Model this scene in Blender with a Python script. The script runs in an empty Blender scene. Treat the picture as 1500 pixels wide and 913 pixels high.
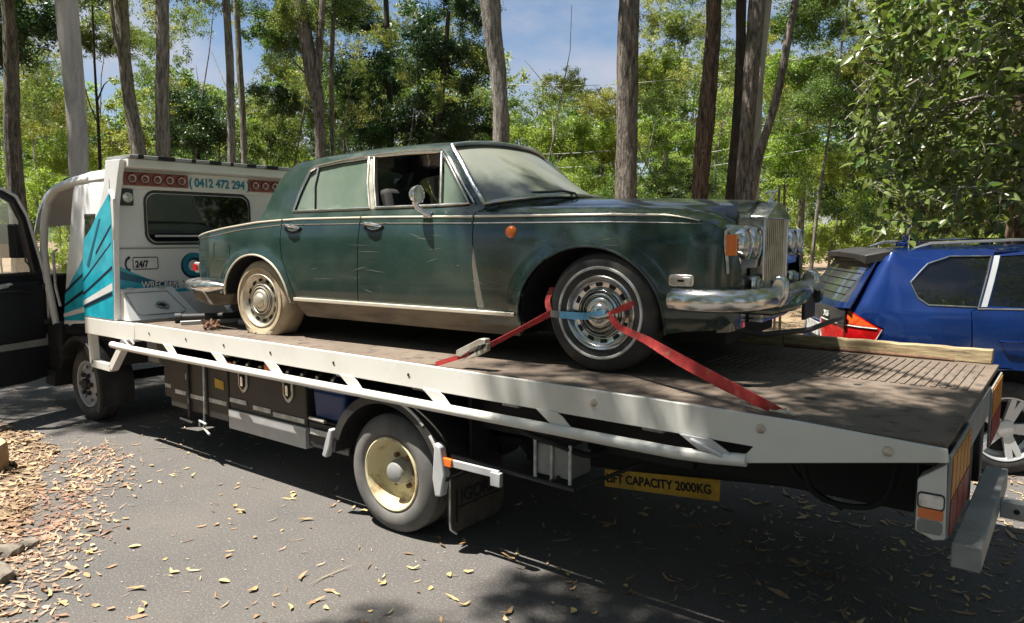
import bpy, bmesh, math, random
import numpy as np
from mathutils import Vector, Matrix
from mathutils.geometry import delaunay_2d_cdt
random.seed(7)
S = bpy.context.scene
COL = S.collection
PI = math.pi

# ------------------------------------------------------------------ camera
H0 = 1.9
PITCH = math.atan((456.5-345)/1090.0)
PHI = math.atan((1090/math.cos(PITCH))/(750+680))
_r = Vector((math.cos(PHI), math.sin(PHI), 0)); _fh = Vector((-math.sin(PHI), math.cos(PHI), 0)); _up = Vector((0, 0, 1))
_F = _fh*math.cos(PITCH)-_up*math.sin(PITCH); _U = _fh*math.sin(PITCH)+_up*math.cos(PITCH)
cd = bpy.data.cameras.new('camera'); cam = bpy.data.objects.new('camera', cd); COL.objects.link(cam)
cd.sensor_width = 36; cd.lens = 1090/1500*36; cd.clip_start = .05; cd.clip_end = 2000
M4 = Matrix((( _r.x, _U.x, -_F.x, 0), (_r.y, _U.y, -_F.y, 0), (_r.z, _U.z, -_F.z, H0), (0, 0, 0, 1)))
cam.matrix_world = M4
S.camera = cam

def far(px, Z, z=0.0):
    """ground point lying on the bearing px of the survey picture at distance Z"""
    l = (px-750)/1090.0*Z*1.0
    p = _r*l+_fh*Z
    return (p.x, p.y, z)

# ------------------------------------------------------------------ sky, sun, exposure
SUNV = Vector((0.26, 0.28, -1.0)).normalized()          # the way the light travels
el = math.asin(-SUNV.z); az = math.atan2(-SUNV.x, -SUNV.y)
W = bpy.data.worlds.new('World'); S.world = W; W.use_nodes = True
nt = W.node_tree; nt.nodes.clear()
n_out = nt.nodes.new('ShaderNodeOutputWorld'); n_bg = nt.nodes.new('ShaderNodeBackground')
sky = nt.nodes.new('ShaderNodeTexSky'); sky.sky_type = 'NISHITA'; sky.sun_disc = False
sky.sun_elevation = el; sky.sun_rotation = az; sky.air_density = 1.0; sky.dust_density = .6; sky.ozone_density = 2.2
tc = nt.nodes.new('ShaderNodeTexCoord'); mp = nt.nodes.new('ShaderNodeMapping'); mp.inputs['Scale'].default_value = (1, 1, 2.6)
mp.inputs['Location'].default_value = (.62, .2, .35)
nz = nt.nodes.new('ShaderNodeTexNoise'); nz.inputs['Scale'].default_value = 2.1; nz.inputs['Detail'].default_value = 7; nz.inputs['Roughness'].default_value = .55
rp = nt.nodes.new('ShaderNodeValToRGB'); rp.color_ramp.elements[0].position = .47; rp.color_ramp.elements[1].position = .62
mx = nt.nodes.new('ShaderNodeMix'); mx.data_type = 'RGBA'; mx.inputs['B'].default_value = (4.3, 4.6, 5.5, 1)
L = nt.links.new
L(tc.outputs['Generated'], mp.inputs['Vector']); L(mp.outputs[0], nz.inputs['Vector']); L(nz.outputs['Fac'], rp.inputs[0])
L(rp.outputs[0], mx.inputs['Factor']); L(sky.outputs[0], mx.inputs['A']); L(mx.outputs['Result'], n_bg.inputs[0])
n_bg.inputs[1].default_value = 0.05
L(n_bg.outputs[0], n_out.inputs[0])
sd = bpy.data.lights.new('sun', 'SUN'); sun = bpy.data.objects.new('sun', sd); COL.objects.link(sun)
sd.energy = 5.0; sd.angle = math.radians(.55); sd.color = (1, .94, .84)
sun.rotation_euler = SUNV.to_track_quat('-Z', 'Y').to_euler(); sun.location = (0, 0, 30)
S.view_settings.view_transform = 'Standard'; S.view_settings.look = 'None'; S.view_settings.gamma = 1
S.view_settings.exposure = 1.35
S.render.engine = 'CYCLES'
S.cycles.max_bounces = 6; S.cycles.transparent_max_bounces = 8; S.cycles.transmission_bounces = 4
try: S.cycles.use_denoising = True
except Exception: pass

# ------------------------------------------------------------------ materials
MATS = {}
def mat(name, col, rough=.6, metal=0, col2=None, scale=5, lo=.4, hi=.6, stretch=(1, 1, 1), bump=0, bscale=60, bdist=.004, coat=0,
        dust=0, dustcol=(.33, .29, .22), dscale=3, transl=0, island=0, alpha=1, trans=0, spec=.5, emit=None, col3=None, s3=40, t3=.52, objrand=0, distort=0):
    if name in MATS: return MATS[name]
    m = bpy.data.materials.new(name); m.use_nodes = True; MATS[name] = m
    t = m.node_tree; N = t.nodes.new; K = t.links.new
    b = t.nodes['Principled BSDF']; out = t.nodes['Material Output']
    b.inputs['Roughness'].default_value = rough; b.inputs['Metallic'].default_value = metal
    b.inputs['Coat Weight'].default_value = coat; b.inputs['Coat Roughness'].default_value = .08
    b.inputs['Specular IOR Level'].default_value = spec
    b.inputs['Transmission Weight'].default_value = trans
    if emit: b.inputs['Emission Color'].default_value = (*emit[:3], 1); b.inputs['Emission Strength'].default_value = emit[3]
    co = N('ShaderNodeTexCoord'); mpn = N('ShaderNodeMapping'); mpn.inputs['Scale'].default_value = stretch
    K(co.outputs['Object'], mpn.inputs['Vector'])
    rgb = N('ShaderNodeRGB'); rgb.outputs[0].default_value = (*col, 1); cur = rgb.outputs[0]
    def noise(sc, det=6, ro=.6):
        n = N('ShaderNodeTexNoise'); n.inputs['Scale'].default_value = sc; n.inputs['Detail'].default_value = det; n.inputs['Roughness'].default_value = ro
        n.inputs['Distortion'].default_value = distort
        K(mpn.outputs[0], n.inputs['Vector']); return n
    def mixc(fac, a, bcol):
        x = N('ShaderNodeMix'); x.data_type = 'RGBA'; K(fac, x.inputs['Factor']); K(a, x.inputs['A'])
        if isinstance(bcol, tuple): x.inputs['B'].default_value = (*bcol[:3], 1)
        else: K(bcol, x.inputs['B'])
        return x.outputs['Result']
    def ramp(src, p0, p1):
        r = N('ShaderNodeMapRange'); r.inputs['From Min'].default_value = p0; r.inputs['From Max'].default_value = p1; K(src, r.inputs['Value']); return r.outputs[0]
    if col2: cur = mixc(ramp(noise(scale).outputs['Fac'], lo, hi), cur, tuple(col2))
    if col3: cur = mixc(ramp(noise(s3, 4, .7).outputs['Fac'], t3, t3+(.14 if t3 < .6 else .05)), cur, tuple(col3))
    if island or objrand:
        g = N('ShaderNodeNewGeometry'); oi = N('ShaderNodeObjectInfo')
        src = g.outputs['Random Per Island'] if island else oi.outputs['Random']
        hs = N('ShaderNodeHueSaturation'); r1 = N('ShaderNodeMapRange'); r1.inputs['To Min'].default_value = 1-(island or objrand); r1.inputs['To Max'].default_value = 1+(island or objrand)*1.3
        K(src, r1.inputs['Value']); K(r1.outputs[0], hs.inputs['Value'])
        r2 = N('ShaderNodeMapRange'); r2.inputs['To Min'].default_value = .47; r2.inputs['To Max'].default_value = .525
        K(oi.outputs['Random'], r2.inputs['Value']); K(r2.outputs[0], hs.inputs['Hue'])
        K(cur, hs.inputs['Color']); cur = hs.outputs['Color']
    rsock = None
    if dust:
        g = N('ShaderNodeNewGeometry'); sx = N('ShaderNodeSeparateXYZ'); K(g.outputs['Normal'], sx.inputs[0])
        up = ramp(sx.outputs['Z'], .15, 1.0)
        nn = ramp(noise(dscale, 8, .7).outputs['Fac'], .3, .75)
        ad = N('ShaderNodeMath'); ad.operation = 'MULTIPLY_ADD'; K(up, ad.inputs[0]); ad.inputs[1].default_value = .75; ad.inputs[2].default_value = .22
        mu = N('ShaderNodeMath'); mu.operation = 'MULTIPLY'; K(ad.outputs[0], mu.inputs[0]); K(nn, mu.inputs[1])
        m2 = N('ShaderNodeMath'); m2.operation = 'MULTIPLY'; K(mu.outputs[0], m2.inputs[0]); m2.inputs[1].default_value = dust; m2.use_clamp = True
        cur = mixc(m2.outputs[0], cur, tuple(dustcol))
        rr = N('ShaderNodeMapRange'); rr.inputs['To Min'].default_value = rough; rr.inputs['To Max'].default_value = .85; K(m2.outputs[0], rr.inputs['Value'])
        K(rr.outputs[0], b.inputs['Roughness'])
        if metal:
            mr = N('ShaderNodeMapRange'); mr.inputs['To Min'].default_value = metal; mr.inputs['To Max'].default_value = 0; K(m2.outputs[0], mr.inputs['Value']); K(mr.outputs[0], b.inputs['Metallic'])
        if coat:
            cr = N('ShaderNodeMapRange'); cr.inputs['To Min'].default_value = coat; cr.inputs['To Max'].default_value = 0; K(m2.outputs[0], cr.inputs['Value']); K(cr.outputs[0], b.inputs['Coat Weight'])
    K(cur, b.inputs['Base Color'])
    if bump:
        bn = noise(bscale, 5, .65); bp = N('ShaderNodeBump'); bp.inputs['Strength'].default_value = bump; bp.inputs['Distance'].default_value = bdist
        K(bn.outputs['Fac'], bp.inputs['Height']); K(bp.outputs[0], b.inputs['Normal'])
    if alpha < 1: b.inputs['Alpha'].default_value = alpha
    if transl:
        tr = N('ShaderNodeBsdfTranslucent'); ms = N('ShaderNodeMixShader'); ms.inputs[0].default_value = transl
        tcx = N('ShaderNodeMix'); tcx.data_type = 'RGBA'; tcx.blend_type = 'MULTIPLY'; tcx.inputs['Factor'].default_value = 1
        K(cur, tcx.inputs['A']); tcx.inputs['B'].default_value = (1.35, 1.45, .62, 1)
        K(tcx.outputs['Result'], tr.inputs['Color']); K(b.outputs[0], ms.inputs[1]); K(tr.outputs[0], ms.inputs[2]); K(ms.outputs[0], out.inputs['Surface'])
    return m

m_asphalt = mat('asphalt', (.098, .094, .093), .92, spec=.15, col2=(.128, .118, .110), scale=.9, lo=.35, hi=.65, col3=(.20, .19, .18), s3=75, bump=1, bscale=110, bdist=.008)
m_dirt = mat('dirt', (.26, .19, .12), .95, col2=(.14, .10, .06), scale=1.6, bump=.8, bscale=30, bdist=.02, col3=(.34, .26, .17), s3=14)
m_mulch = mat('bark_mulch', (.30, .205, .15), .9, col2=(.17, .11, .07), scale=2.2, island=.55, bump=.3, bscale=80)
m_soil = mat('mulch_soil', (.09, .062, .045), .95, col2=(.20, .13, .09), scale=25, bump=.9, bscale=70, bdist=.01)
m_litter = mat('fallen_leaf', (.40, .30, .18), .75, col2=(.24, .155, .09), scale=.9, lo=.45, hi=.55, island=.6, transl=.15)
m_litter2 = mat('fallen_leaf_tan', (.42, .30, .13), .7, objrand=.35, bump=.2, bscale=60)
m_white = mat('white_paint', (.70, .70, .67), .38, col3=(.24, .17, .11), s3=7, t3=.685, col2=(.60, .59, .54), scale=2.5, lo=.45, hi=.8, coat=.15, dust=.25, dustcol=(.36, .31, .24), dscale=9)
m_whitecab = mat('white_cab_paint', (.72, .73, .74), .3, col2=(.64, .65, .65), scale=2, coat=.4)
m_grey = mat('grey_paint', (.30, .31, .31), .5, col2=(.22, .225, .22), scale=6, bump=.1, dust=.2)
m_cream = mat('cream_rim', (.62, .56, .36), .45, col2=(.50, .42, .24), scale=9, lo=.5, hi=.8, col3=(.30, .20, .10), s3=5)
m_black = mat('black_steel', (.018, .019, .022), .55, col2=(.035, .034, .032), scale=6, bump=.15)
m_dark = mat('chassis_black', (.010, .011, .013), .8)
m_box = mat('toolbox_black', (.016, .017, .017), .5, col2=(.026, .025, .022), scale=4, bump=.15, bscale=25, dust=.2)
m_silver = mat('dull_silver', (.50, .51, .53), .5, metal=.25, col2=(.40, .41, .42), scale=3)
m_tape = mat('reflective_tape', (.62, .63, .62), .4, col2=(.36, .35, .33), scale=12)
m_rub = mat('tyre_rubber', (.035, .035, .036), .8, col2=(.07, .067, .062), scale=7, bump=.25, bscale=40)
m_rubdust = mat('dusty_tyre_rubber', (.15, .145, .14), .9, col2=(.10, .098, .095), scale=5, bump=.25, bscale=40)
m_rubtan = mat('mud_caked_tyre', (.43, .36, .25), .95, col2=(.33, .26, .17), scale=6, bump=.4, bscale=20)
m_deck = mat('deck_steel', (.115, .085, .066), .8, col2=(.17, .135, .105), scale=1.6, lo=.35, hi=.7, bump=.35, bscale=120, col3=(.06, .048, .04), s3=9)
m_wood = mat('weathered_wood', (.42, .34, .20), .85, col2=(.24, .18, .10), scale=5, stretch=(1, 12, 12), col3=(.07, .05, .035), s3=3, bump=.4, bscale=20)
m_chrome = mat('chrome', (.74, .75, .76), .14, metal=1, dust=.35, dscale=14)
m_chromedull = mat('pitted_chrome', (.62, .62, .61), .17, metal=1, dust=.28, dscale=12)
m_chromedirty = mat('dirty_chrome', (.62, .58, .48), .35, metal=.7, col2=(.45, .40, .30), scale=9, dust=.6)
m_rr = mat('dark_green_paint', (.0055, .023, .022), .2, col2=(.010, .034, .030), scale=1.3, coat=.8, dust=.30, dscale=5, dustcol=(.25, .24, .19))
m_rrdirt = mat('dirty_sill', (.20, .165, .12), .8, col2=(.10, .085, .065), scale=5, stretch=(.4, 1, 2))
m_chromedusty_highlight = mat('dusty_chrome_and_highlight', (.66, .62, .52), .4, metal=.45)  # dusty chrome on sill and arch; also the painted highlight along the shoulder
m_glass = mat('dusty_glass', (.085, .135, .105), .22, col2=(.19, .23, .185), scale=1.8, lo=.35, hi=.7, coat=.5, stretch=(1, 1, .5), alpha=.80)
m_wind = mat('dusty_windscreen', (.17, .195, .165), .3, col2=(.28, .285, .235), scale=1.6, lo=.3, hi=.7, coat=.4, alpha=.86)
m_int = mat('dark_interior', (.012, .012, .013), .8)
m_leather = mat('grey_leather', (.05, .048, .045), .6)
m_lamp = mat('lamp_glass', (.62, .62, .60), .12, metal=.35, coat=.8, col2=(.35, .34, .31), scale=14)
m_orange = mat('orange_lens', (.75, .16, .015), .25, coat=.6)
m_red = mat('red_lens', (.50, .008, .010), .15, coat=.8, col2=(.30, .004, .006), scale=10)
m_redor = mat('dark_orange_lens', (.48, .05, .012), .15, coat=.8, col2=(.62, .12, .02), scale=9)
m_blue = mat('blue_metallic_paint', (.006, .035, .19), .22, metal=.5, coat=1, col2=(.005, .026, .14), scale=1.2)
m_darkglass = mat('tinted_glass', (.004, .005, .006), .03, coat=.3, spec=.5)
m_hatchglass = mat('hatch_glass', (.05, .055, .06), .05, coat=1, spec=1)
m_alloy = mat('alloy', (.62, .63, .65), .35, metal=.5)
m_teal = mat('teal_decal', (.012, .30, .42), .35, col2=(.02, .42, .55), scale=5, coat=.3)
m_teald = mat('dark_teal_decal', (.008, .10, .17), .35)
m_navy = mat('navy_ink', (.010, .014, .035), .4)
m_tealt = mat('teal_ink', (.012, .19, .27), .4)
m_lampred = mat('red_brown_lamp_panel', (.20, .055, .04), .5, col2=(.28, .10, .07), scale=14)
m_ring = mat('lamp_ring', (.50, .42, .40), .35, metal=.3)
m_lens = mat('dark_red_lens', (.13, .02, .018), .2, coat=.6)
m_yel = mat('yellow_sign', (.60, .36, .02), .45, col2=(.42, .25, .02), scale=8)
m_hazy = mat('hazard_orange', (.62, .26, .02), .45, col2=(.45, .17, .015), scale=14)
m_hazr = mat('hazard_red', (.30, .035, .02), .45, col2=(.18, .02, .015), scale=14)
m_strap = mat('red_webbing', (.50, .04, .04), .85, col2=(.30, .03, .03), scale=14, col3=(.36, .10, .08), s3=30, bump=.5, bscale=180)
m_strapb = mat('blue_webbing', (.13, .38, .60), .75, col2=(.10, .28, .46), scale=10, bump=.5, bscale=180)
m_strapg = mat('grey_webbing', (.16, .16, .15), .8, bump=.5, bscale=180)
m_zinc = mat('zinc_steel', (.62, .60, .55), .4, metal=.6, col2=(.42, .38, .32), scale=15)
m_tub = mat('blue_plastic', (.02, .05, .16), .4)
m_rust = mat('rusty_steel', (.20, .10, .055), .85, col2=(.10, .055, .035), scale=12)
m_flap = mat('mudflap_rubber', (.075, .062, .048), .85, col2=(.05, .043, .036), scale=10)
m_door = mat('dark_door_trim', (.013, .015, .020), .5)
def barkmat(name, c1, c2, c3, sc=2, bump=.9):
    return mat(name, c1, .95, col2=c2, scale=sc, lo=.38, hi=.60, stretch=(11, 11, 1.8), col3=c3, s3=3.6, bump=bump, bscale=2.6, bdist=.05, distort=.6)
m_bwhite = barkmat('pale_gum_bark', (.58, .54, .49), (.30, .29, .285), (.44, .42, .40), .35, .25)
m_bgrey = barkmat('grey_brown_bark', (.35, .315, .275), (.12, .105, .09), (.44, .41, .37))
m_bbrown = barkmat('brown_fissured_bark', (.24, .205, .17), (.065, .053, .044), (.33, .29, .25))
m_bred = barkmat('red_brown_bark', (.21, .135, .095), (.05, .033, .025), (.30, .22, .17))
m_bdark = barkmat('dark_bark', (.075, .06, .05), (.04, .032, .027), (.12, .10, .085))
m_leafb = mat('bright_leaf', (.25, .32, .075), .5, island=.45, transl=.42)
m_leafm = mat('mid_leaf', (.125, .185, .055), .5, island=.45, transl=.38)
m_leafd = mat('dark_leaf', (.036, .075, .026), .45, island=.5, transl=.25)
m_leafy = mat('olive_leaf', (.24, .27, .085), .5, island=.45, transl=.4)
m_leafn = mat('near_leaf', (.10, .15, .045), .30, island=.5, transl=.3)
m_wire = mat('cable', (.22, .22, .20), .5)

# ------------------------------------------------------------------ builders
class Thing:
    """an Empty at the base of a thing; parts are given in the thing's drawing frame"""
    def __init__(s, name, label, cat, frame=(0, 0, 0), yaw=0, base=(0, 0, 0), group=None):
        s.o = bpy.data.objects.new(name, None); COL.objects.link(s.o); s.o.empty_display_size = .2
        s.base = Vector(base); R = Matrix.Rotation(yaw, 3, 'Z')
        s.o.location = Vector(frame)+R @ s.base; s.o.rotation_euler = (0, 0, yaw)
        s.o['label'] = label; s.o['category'] = cat
        if group: s.o['group'] = group
def tag(o, label, cat, group=None):
    o['label'] = label; o['category'] = cat
    if group: o['group'] = group
    return o

class G:
    def __init__(s): s.v = []; s.f = []
    def add(s, vs, fs):
        k = len(s.v); s.v += [tuple(v) for v in vs]; s.f += [tuple(i+k for i in f) for f in fs]; return s
    def box(s, x0, x1, y0, y1, z0, z1):
        return s.add([(x0, y0, z0), (x1, y0, z0), (x1, y1, z0), (x0, y1, z0), (x0, y0, z1), (x1, y0, z1), (x1, y1, z1), (x0, y1, z1)],
                     [(0, 3, 2, 1), (4, 5, 6, 7), (0, 1, 5, 4), (1, 2, 6, 5), (2, 3, 7, 6), (3, 0, 4, 7)])
    def tube(s, pts, r, n=10, cap=True, up=None):
        pts = [Vector(p) for p in pts]; m = len(pts); rs = r if isinstance(r, (list, tuple)) else [r]*m
        vs = []; pu = None
        for i, p in enumerate(pts):
            t = (pts[min(i+1, m-1)]-pts[max(i-1, 0)]).normalized()
            if pu is None:
                a = Vector((0, 0, 1)) if abs(t.z) < .9 else Vector((1, 0, 0)); pu = t.cross(a).normalized()
            pu = (pu-t*pu.dot(t)).normalized(); w = t.cross(pu)
            for k in range(n):
                a = 2*PI*k/n; vs.append(p+(pu*math.cos(a)+w*math.sin(a))*rs[i])
        fs = [(i*n+k, i*n+(k+1) % n, (i+1)*n+(k+1) % n, (i+1)*n+k) for i in range(m-1) for k in range(n)]
        if cap: fs += [tuple(range(n))[::-1], tuple(range((m-1)*n, m*n))]
        return s.add(vs, fs)
    def lathe(s, prof, c, axis='y', n=48, sgn=1, close=False):
        """prof: (along axis, radius)"""
        vs = []; m = len(prof)
        for (a, r) in prof:
            for k in range(n):
                t = 2*PI*k/n; u, w = r*math.cos(t), r*math.sin(t); a2 = a*sgn
                vs.append((c[0]+u, c[1]+a2, c[2]+w) if axis == 'y' else ((c[0]+a2, c[1]+u, c[2]+w) if axis == 'x' else (c[0]+u, c[1]+w, c[2]+a2)))
        fs = [(i*n+k, i*n+(k+1) % n, (i+1)*n+(k+1) % n, (i+1)*n+k) for i in range(m-1) for k in range(n)]
        if close: fs += [((m-1)*n+k, (m-1)*n+(k+1) % n, (k+1) % n, k) for k in range(n)]
        return s.add(vs, fs)
    def prism(s, poly, a0, a1, plane='xz'):
        """poly extruded between a0 and a1 along the missing axis"""
        def P(p, a): return (p[0], a, p[1]) if plane == 'xz' else ((a, p[0], p[1]) if plane == 'yz' else (p[0], p[1], a))
        n = len(poly)
        return s.add([P(p, a0) for p in poly]+[P(p, a1) for p in poly],
                     [tuple(range(n)), tuple(range(n, 2*n))[::-1]]+[(i, (i+1) % n, n+(i+1) % n, n+i) for i in range(n)])
    def sweep(s, path, sec, closed=False):
        """plan path (x,y,z), section (outward, up); outward is to the right of travel"""
        m = len(path); n = len(sec); vs = []
        for i, p in enumerate(path):
            a = Vector(path[(i-1) % m] if closed else path[max(i-1, 0)]); b = Vector(path[(i+1) % m] if closed else path[min(i+1, m-1)])
            t = (b-a); t.z = 0; t.normalize(); o = Vector((t.y, -t.x, 0))
            for (u, z) in sec: vs.append(Vector(p)+o*u+Vector((0, 0, z)))
        fs = [(i*n+k, i*n+(k+1) % n, ((i+1) % m)*n+(k+1) % n, ((i+1) % m)*n+k) for i in range(m if closed else m-1) for k in range(n)]
        if not closed: fs += [tuple(range(n))[::-1], tuple(range((m-1)*n, m*n))]
        return s.add(vs, fs)
    def ribbon(s, pts, wvec, th=.003):
        """flat band following pts, wvec = half-width vector per point"""
        vs = []; pts = [Vector(p) for p in pts]; m = len(pts)
        for i, p in enumerate(pts):
            w = Vector(wvec[i] if isinstance(wvec, list) else wvec); t = (pts[min(i+1, m-1)]-pts[max(i-1, 0)]).normalized(); nn = t.cross(w).normalized()*th
            vs += [p-w-nn, p+w-nn, p+w+nn, p-w+nn]
        fs = [(i*4+k, i*4+(k+1) % 4, (i+1)*4+(k+1) % 4, (i+1)*4+k) for i in range(m-1) for k in range(4)]+[(3, 2, 1, 0), tuple(range(4*m-4, 4*m))]
        return s.add(vs, fs)
    def obj(s, name, m, parent=None, bevel=0, smooth=35, thing=None, seg=2):
        me = bpy.data.meshes.new(name); off = parent_base(parent)
        me.from_pydata([(v[0]-off.x, v[1]-off.y, v[2]-off.z) for v in s.v], [], s.f)
        bm = bmesh.new(); bm.from_mesh(me); bmesh.ops.recalc_face_normals(bm, faces=bm.faces); bm.to_mesh(me); bm.free()
        return finish(name, me, m, parent, bevel, smooth, seg)
def parent_base(p):
    if p is None: return Vector((0, 0, 0))
    if isinstance(p, Thing): return p.base
    return p.get('_b') and Vector(p['_b']) or Vector((0, 0, 0))
def finish(name, me, m, parent, bevel=0, smooth=35, seg=2, solid=0):
    o = bpy.data.objects.new(name, me); COL.objects.link(o); me.materials.append(m)
    if parent is not None:
        po = parent.o if isinstance(parent, Thing) else parent
        o.parent = po; b = parent_base(parent); BASES[o.name] = b
    if smooth:
        me.polygons.foreach_set('use_smooth', [True]*len(me.polygons)); me.set_sharp_from_angle(angle=math.radians(smooth))
    if solid:
        md = o.modifiers.new('solid', 'SOLIDIFY'); md.thickness = abs(solid); md.offset = -1 if solid > 0 else 1
    if bevel:
        md = o.modifiers.new('bevel', 'BEVEL'); md.width = bevel; md.segments = seg; md.limit_method = 'ANGLE'; md.angle_limit = math.radians(40)
    return o
BASES = {}
def parent_base(p):
    if p is None: return Vector((0, 0, 0))
    if isinstance(p, Thing): return p.base
    return BASES.get(p.name, Vector((0, 0, 0)))
def structure(o): o['kind'] = 'structure'; return o
def stuff(o): o['kind'] = 'stuff'; return o

def inpoly(x, y, P):
    c = False; n = len(P); j = n-1
    for i in range(n):
        if (P[i][1] > y) != (P[j][1] > y) and x < (P[j][0]-P[i][0])*(y-P[i][1])/(P[j][1]-P[i][1])+P[i][0]: c = not c
        j = i
    return c
def panel(name, poly, fmap, m, parent, holes=(), res=.06, th=.012, smooth=60):
    """a curved sheet: 2-D outline (with holes) triangulated finely and carried onto a surface by fmap"""
    vs = []; es = []
    def loop(P):
        s0 = len(vs)
        for i in range(len(P)):
            a = P[i]; b = P[(i+1) % len(P)]; d = math.hypot(b[0]-a[0], b[1]-a[1]); k = max(1, int(math.ceil(d/res)))
            for t in range(k): vs.append(Vector((a[0]+(b[0]-a[0])*t/k, a[1]+(b[1]-a[1])*t/k)))
        e0 = len(vs)
        for i in range(s0, e0): es.append((i, i+1 if i+1 < e0 else s0))
    loop(poly)
    for h in holes: loop(h)
    bnd = np.array([(v.x, v.y) for v in vs])
    x0, x1 = bnd[:, 0].min(), bnd[:, 0].max(); y0, y1 = bnd[:, 1].min(), bnd[:, 1].max()
    gy = y0+res*.5
    while gy < y1:
        gx = x0+res*.5
        while gx < x1:
            if inpoly(gx, gy, poly) and not any(inpoly(gx, gy, h) for h in holes):
                if np.min((bnd[:, 0]-gx)**2+(bnd[:, 1]-gy)**2) > (res*.45)**2: vs.append(Vector((gx, gy)))
            gx += res
        gy += res
    V, E_, F_, *_ = delaunay_2d_cdt(vs, es, [], 0, 1e-6)
    F2 = []
    for f in F_:
        cx = sum(V[i].x for i in f)/len(f); cy = sum(V[i].y for i in f)/len(f)
        if inpoly(cx, cy, poly) and not any(inpoly(cx, cy, h) for h in holes): F2.append(tuple(f))
    b = parent_base(parent); me = bpy.data.meshes.new(name)
    P3 = [Vector(fmap(v.x, v.y))-b for v in V]
    me.from_pydata(P3, [], F2)
    bm = bmesh.new(); bm.from_mesh(me)
    bmesh.ops.delete(bm, geom=[v for v in bm.verts if not v.link_faces], context='VERTS')
    bmesh.ops.recalc_face_normals(bm, faces=bm.faces); bm.to_mesh(me); bm.free()
    return me, finish(name, me, m, parent, 0, smooth, solid=0) , th
def outward(o, centre, th):
    """make the sheet face away from centre and give it thickness inwards"""
    me = o.data; c = Vector(centre)-parent_base_obj(o)
    s = 0
    for p in me.polygons: s += (p.center-c).dot(p.normal)*p.area
    if s < 0: me.flip_normals()
    md = o.modifiers.new('solid', 'SOLIDIFY'); md.thickness = th; md.offset = -1
    ms_ = o.modifiers.new('split', 'EDGE_SPLIT'); ms_.split_angle = math.radians(50)
    return o
def parent_base_obj(o): return BASES.get(o.name, Vector((0, 0, 0)))
def arc(cx, cz, rx, rz, a0, a1, n=16):
    return [(cx+rx*math.cos(math.radians(a0+(a1-a0)*i/n)), cz+rz*math.sin(math.radians(a0+(a1-a0)*i/n))) for i in range(n+1)]
def rrect(x0, x1, y0, y1, r, n=4):
    P = []
    for (cx, cy, a) in ((x1-r, y1-r, 0), (x0+r, y1-r, 90), (x0+r, y0+r, 180), (x1-r, y0+r, 270)):
        P += [(cx+r*math.cos(math.radians(a+90*i/n)), cy+r*math.sin(math.radians(a+90*i/n))) for i in range(n+1)]
    return P
def text(name, s, size, origin, u, v, m, parent, depth=.0015, sx=1.0, align='LEFT', bold=0.0):
    cu = bpy.data.curves.new(name, 'FONT'); cu.body = s; cu.size = size; cu.extrude = depth; cu.align_x = align; cu.offset = bold
    o = bpy.data.objects.new(name+'_tmp', cu); COL.objects.link(o)
    dg = bpy.context.evaluated_depsgraph_get(); me = bpy.data.meshes.new_from_object(o.evaluated_get(dg)); COL.objects.unlink(o); bpy.data.objects.remove(o)
    u = Vector(u).normalized()*sx; v = Vector(v).normalized(); w = u.normalized().cross(v)
    b = parent_base(parent); og = Vector(origin)-b
    me.transform(Matrix(((u.x, v.x, w.x, og.x), (u.y, v.y, w.y, og.y), (u.z, v.z, w.z, og.z), (0, 0, 0, 1))))
    me.name = name; me.materials.clear()
    return finish(name, me, m, parent, 0, 0)
interp = lambda x, X, Y: float(np.interp(x, X, Y))
def sm(P, k=6):
    P = [tuple(p) for p in P]; n = len(P)-1; out = []
    for j in range(n*k+1):
        t = j/k; i = min(int(t), n-1); f = t-i; p = [P[max(i-1, 0)], P[i], P[i+1], P[min(i+2, n)]]
        out.append(tuple(.5*((2*p[1][q])+(-p[0][q]+p[2][q])*f+(2*p[0][q]-5*p[1][q]+4*p[2][q]-p[3][q])*f*f+(-p[0][q]+3*p[1][q]-3*p[2][q]+p[3][q])*f**3) for q in range(3)))
    return out

def sheet(name, poly, fmap, m, parent, centre, holes=(), res=.06, th=.012, smooth=60):
    _, o, _ = panel(name, poly, fmap, m, parent, holes, res, th, smooth)
    return outward(o, centre, th)

# ------------------------------------------------------------------ ground
def grid_sheet(name, x0, x1, y0, y1, z, m, n=40, bumpz=0):
    vs = []; fs = []
    for j in range(n+1):
        for i in range(n+1):
            vs.append((x0+(x1-x0)*i/n, y0+(y1-y0)*j/n, z+bumpz*math.sin(i*1.7+j*.9)*math.cos(j*1.3)))
    for j in range(n):
        for i in range(n): a = j*(n+1)+i; fs.append((a, a+1, a+n+2, a+n+1))
    g = G(); g.add(vs, fs); return structure(g.obj(name, m, smooth=60))
grid_sheet('ground', -300, 300, -300, 300, -.02, m_dirt, 60)
g = G()
rng = random.Random(3)
edge = []
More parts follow.
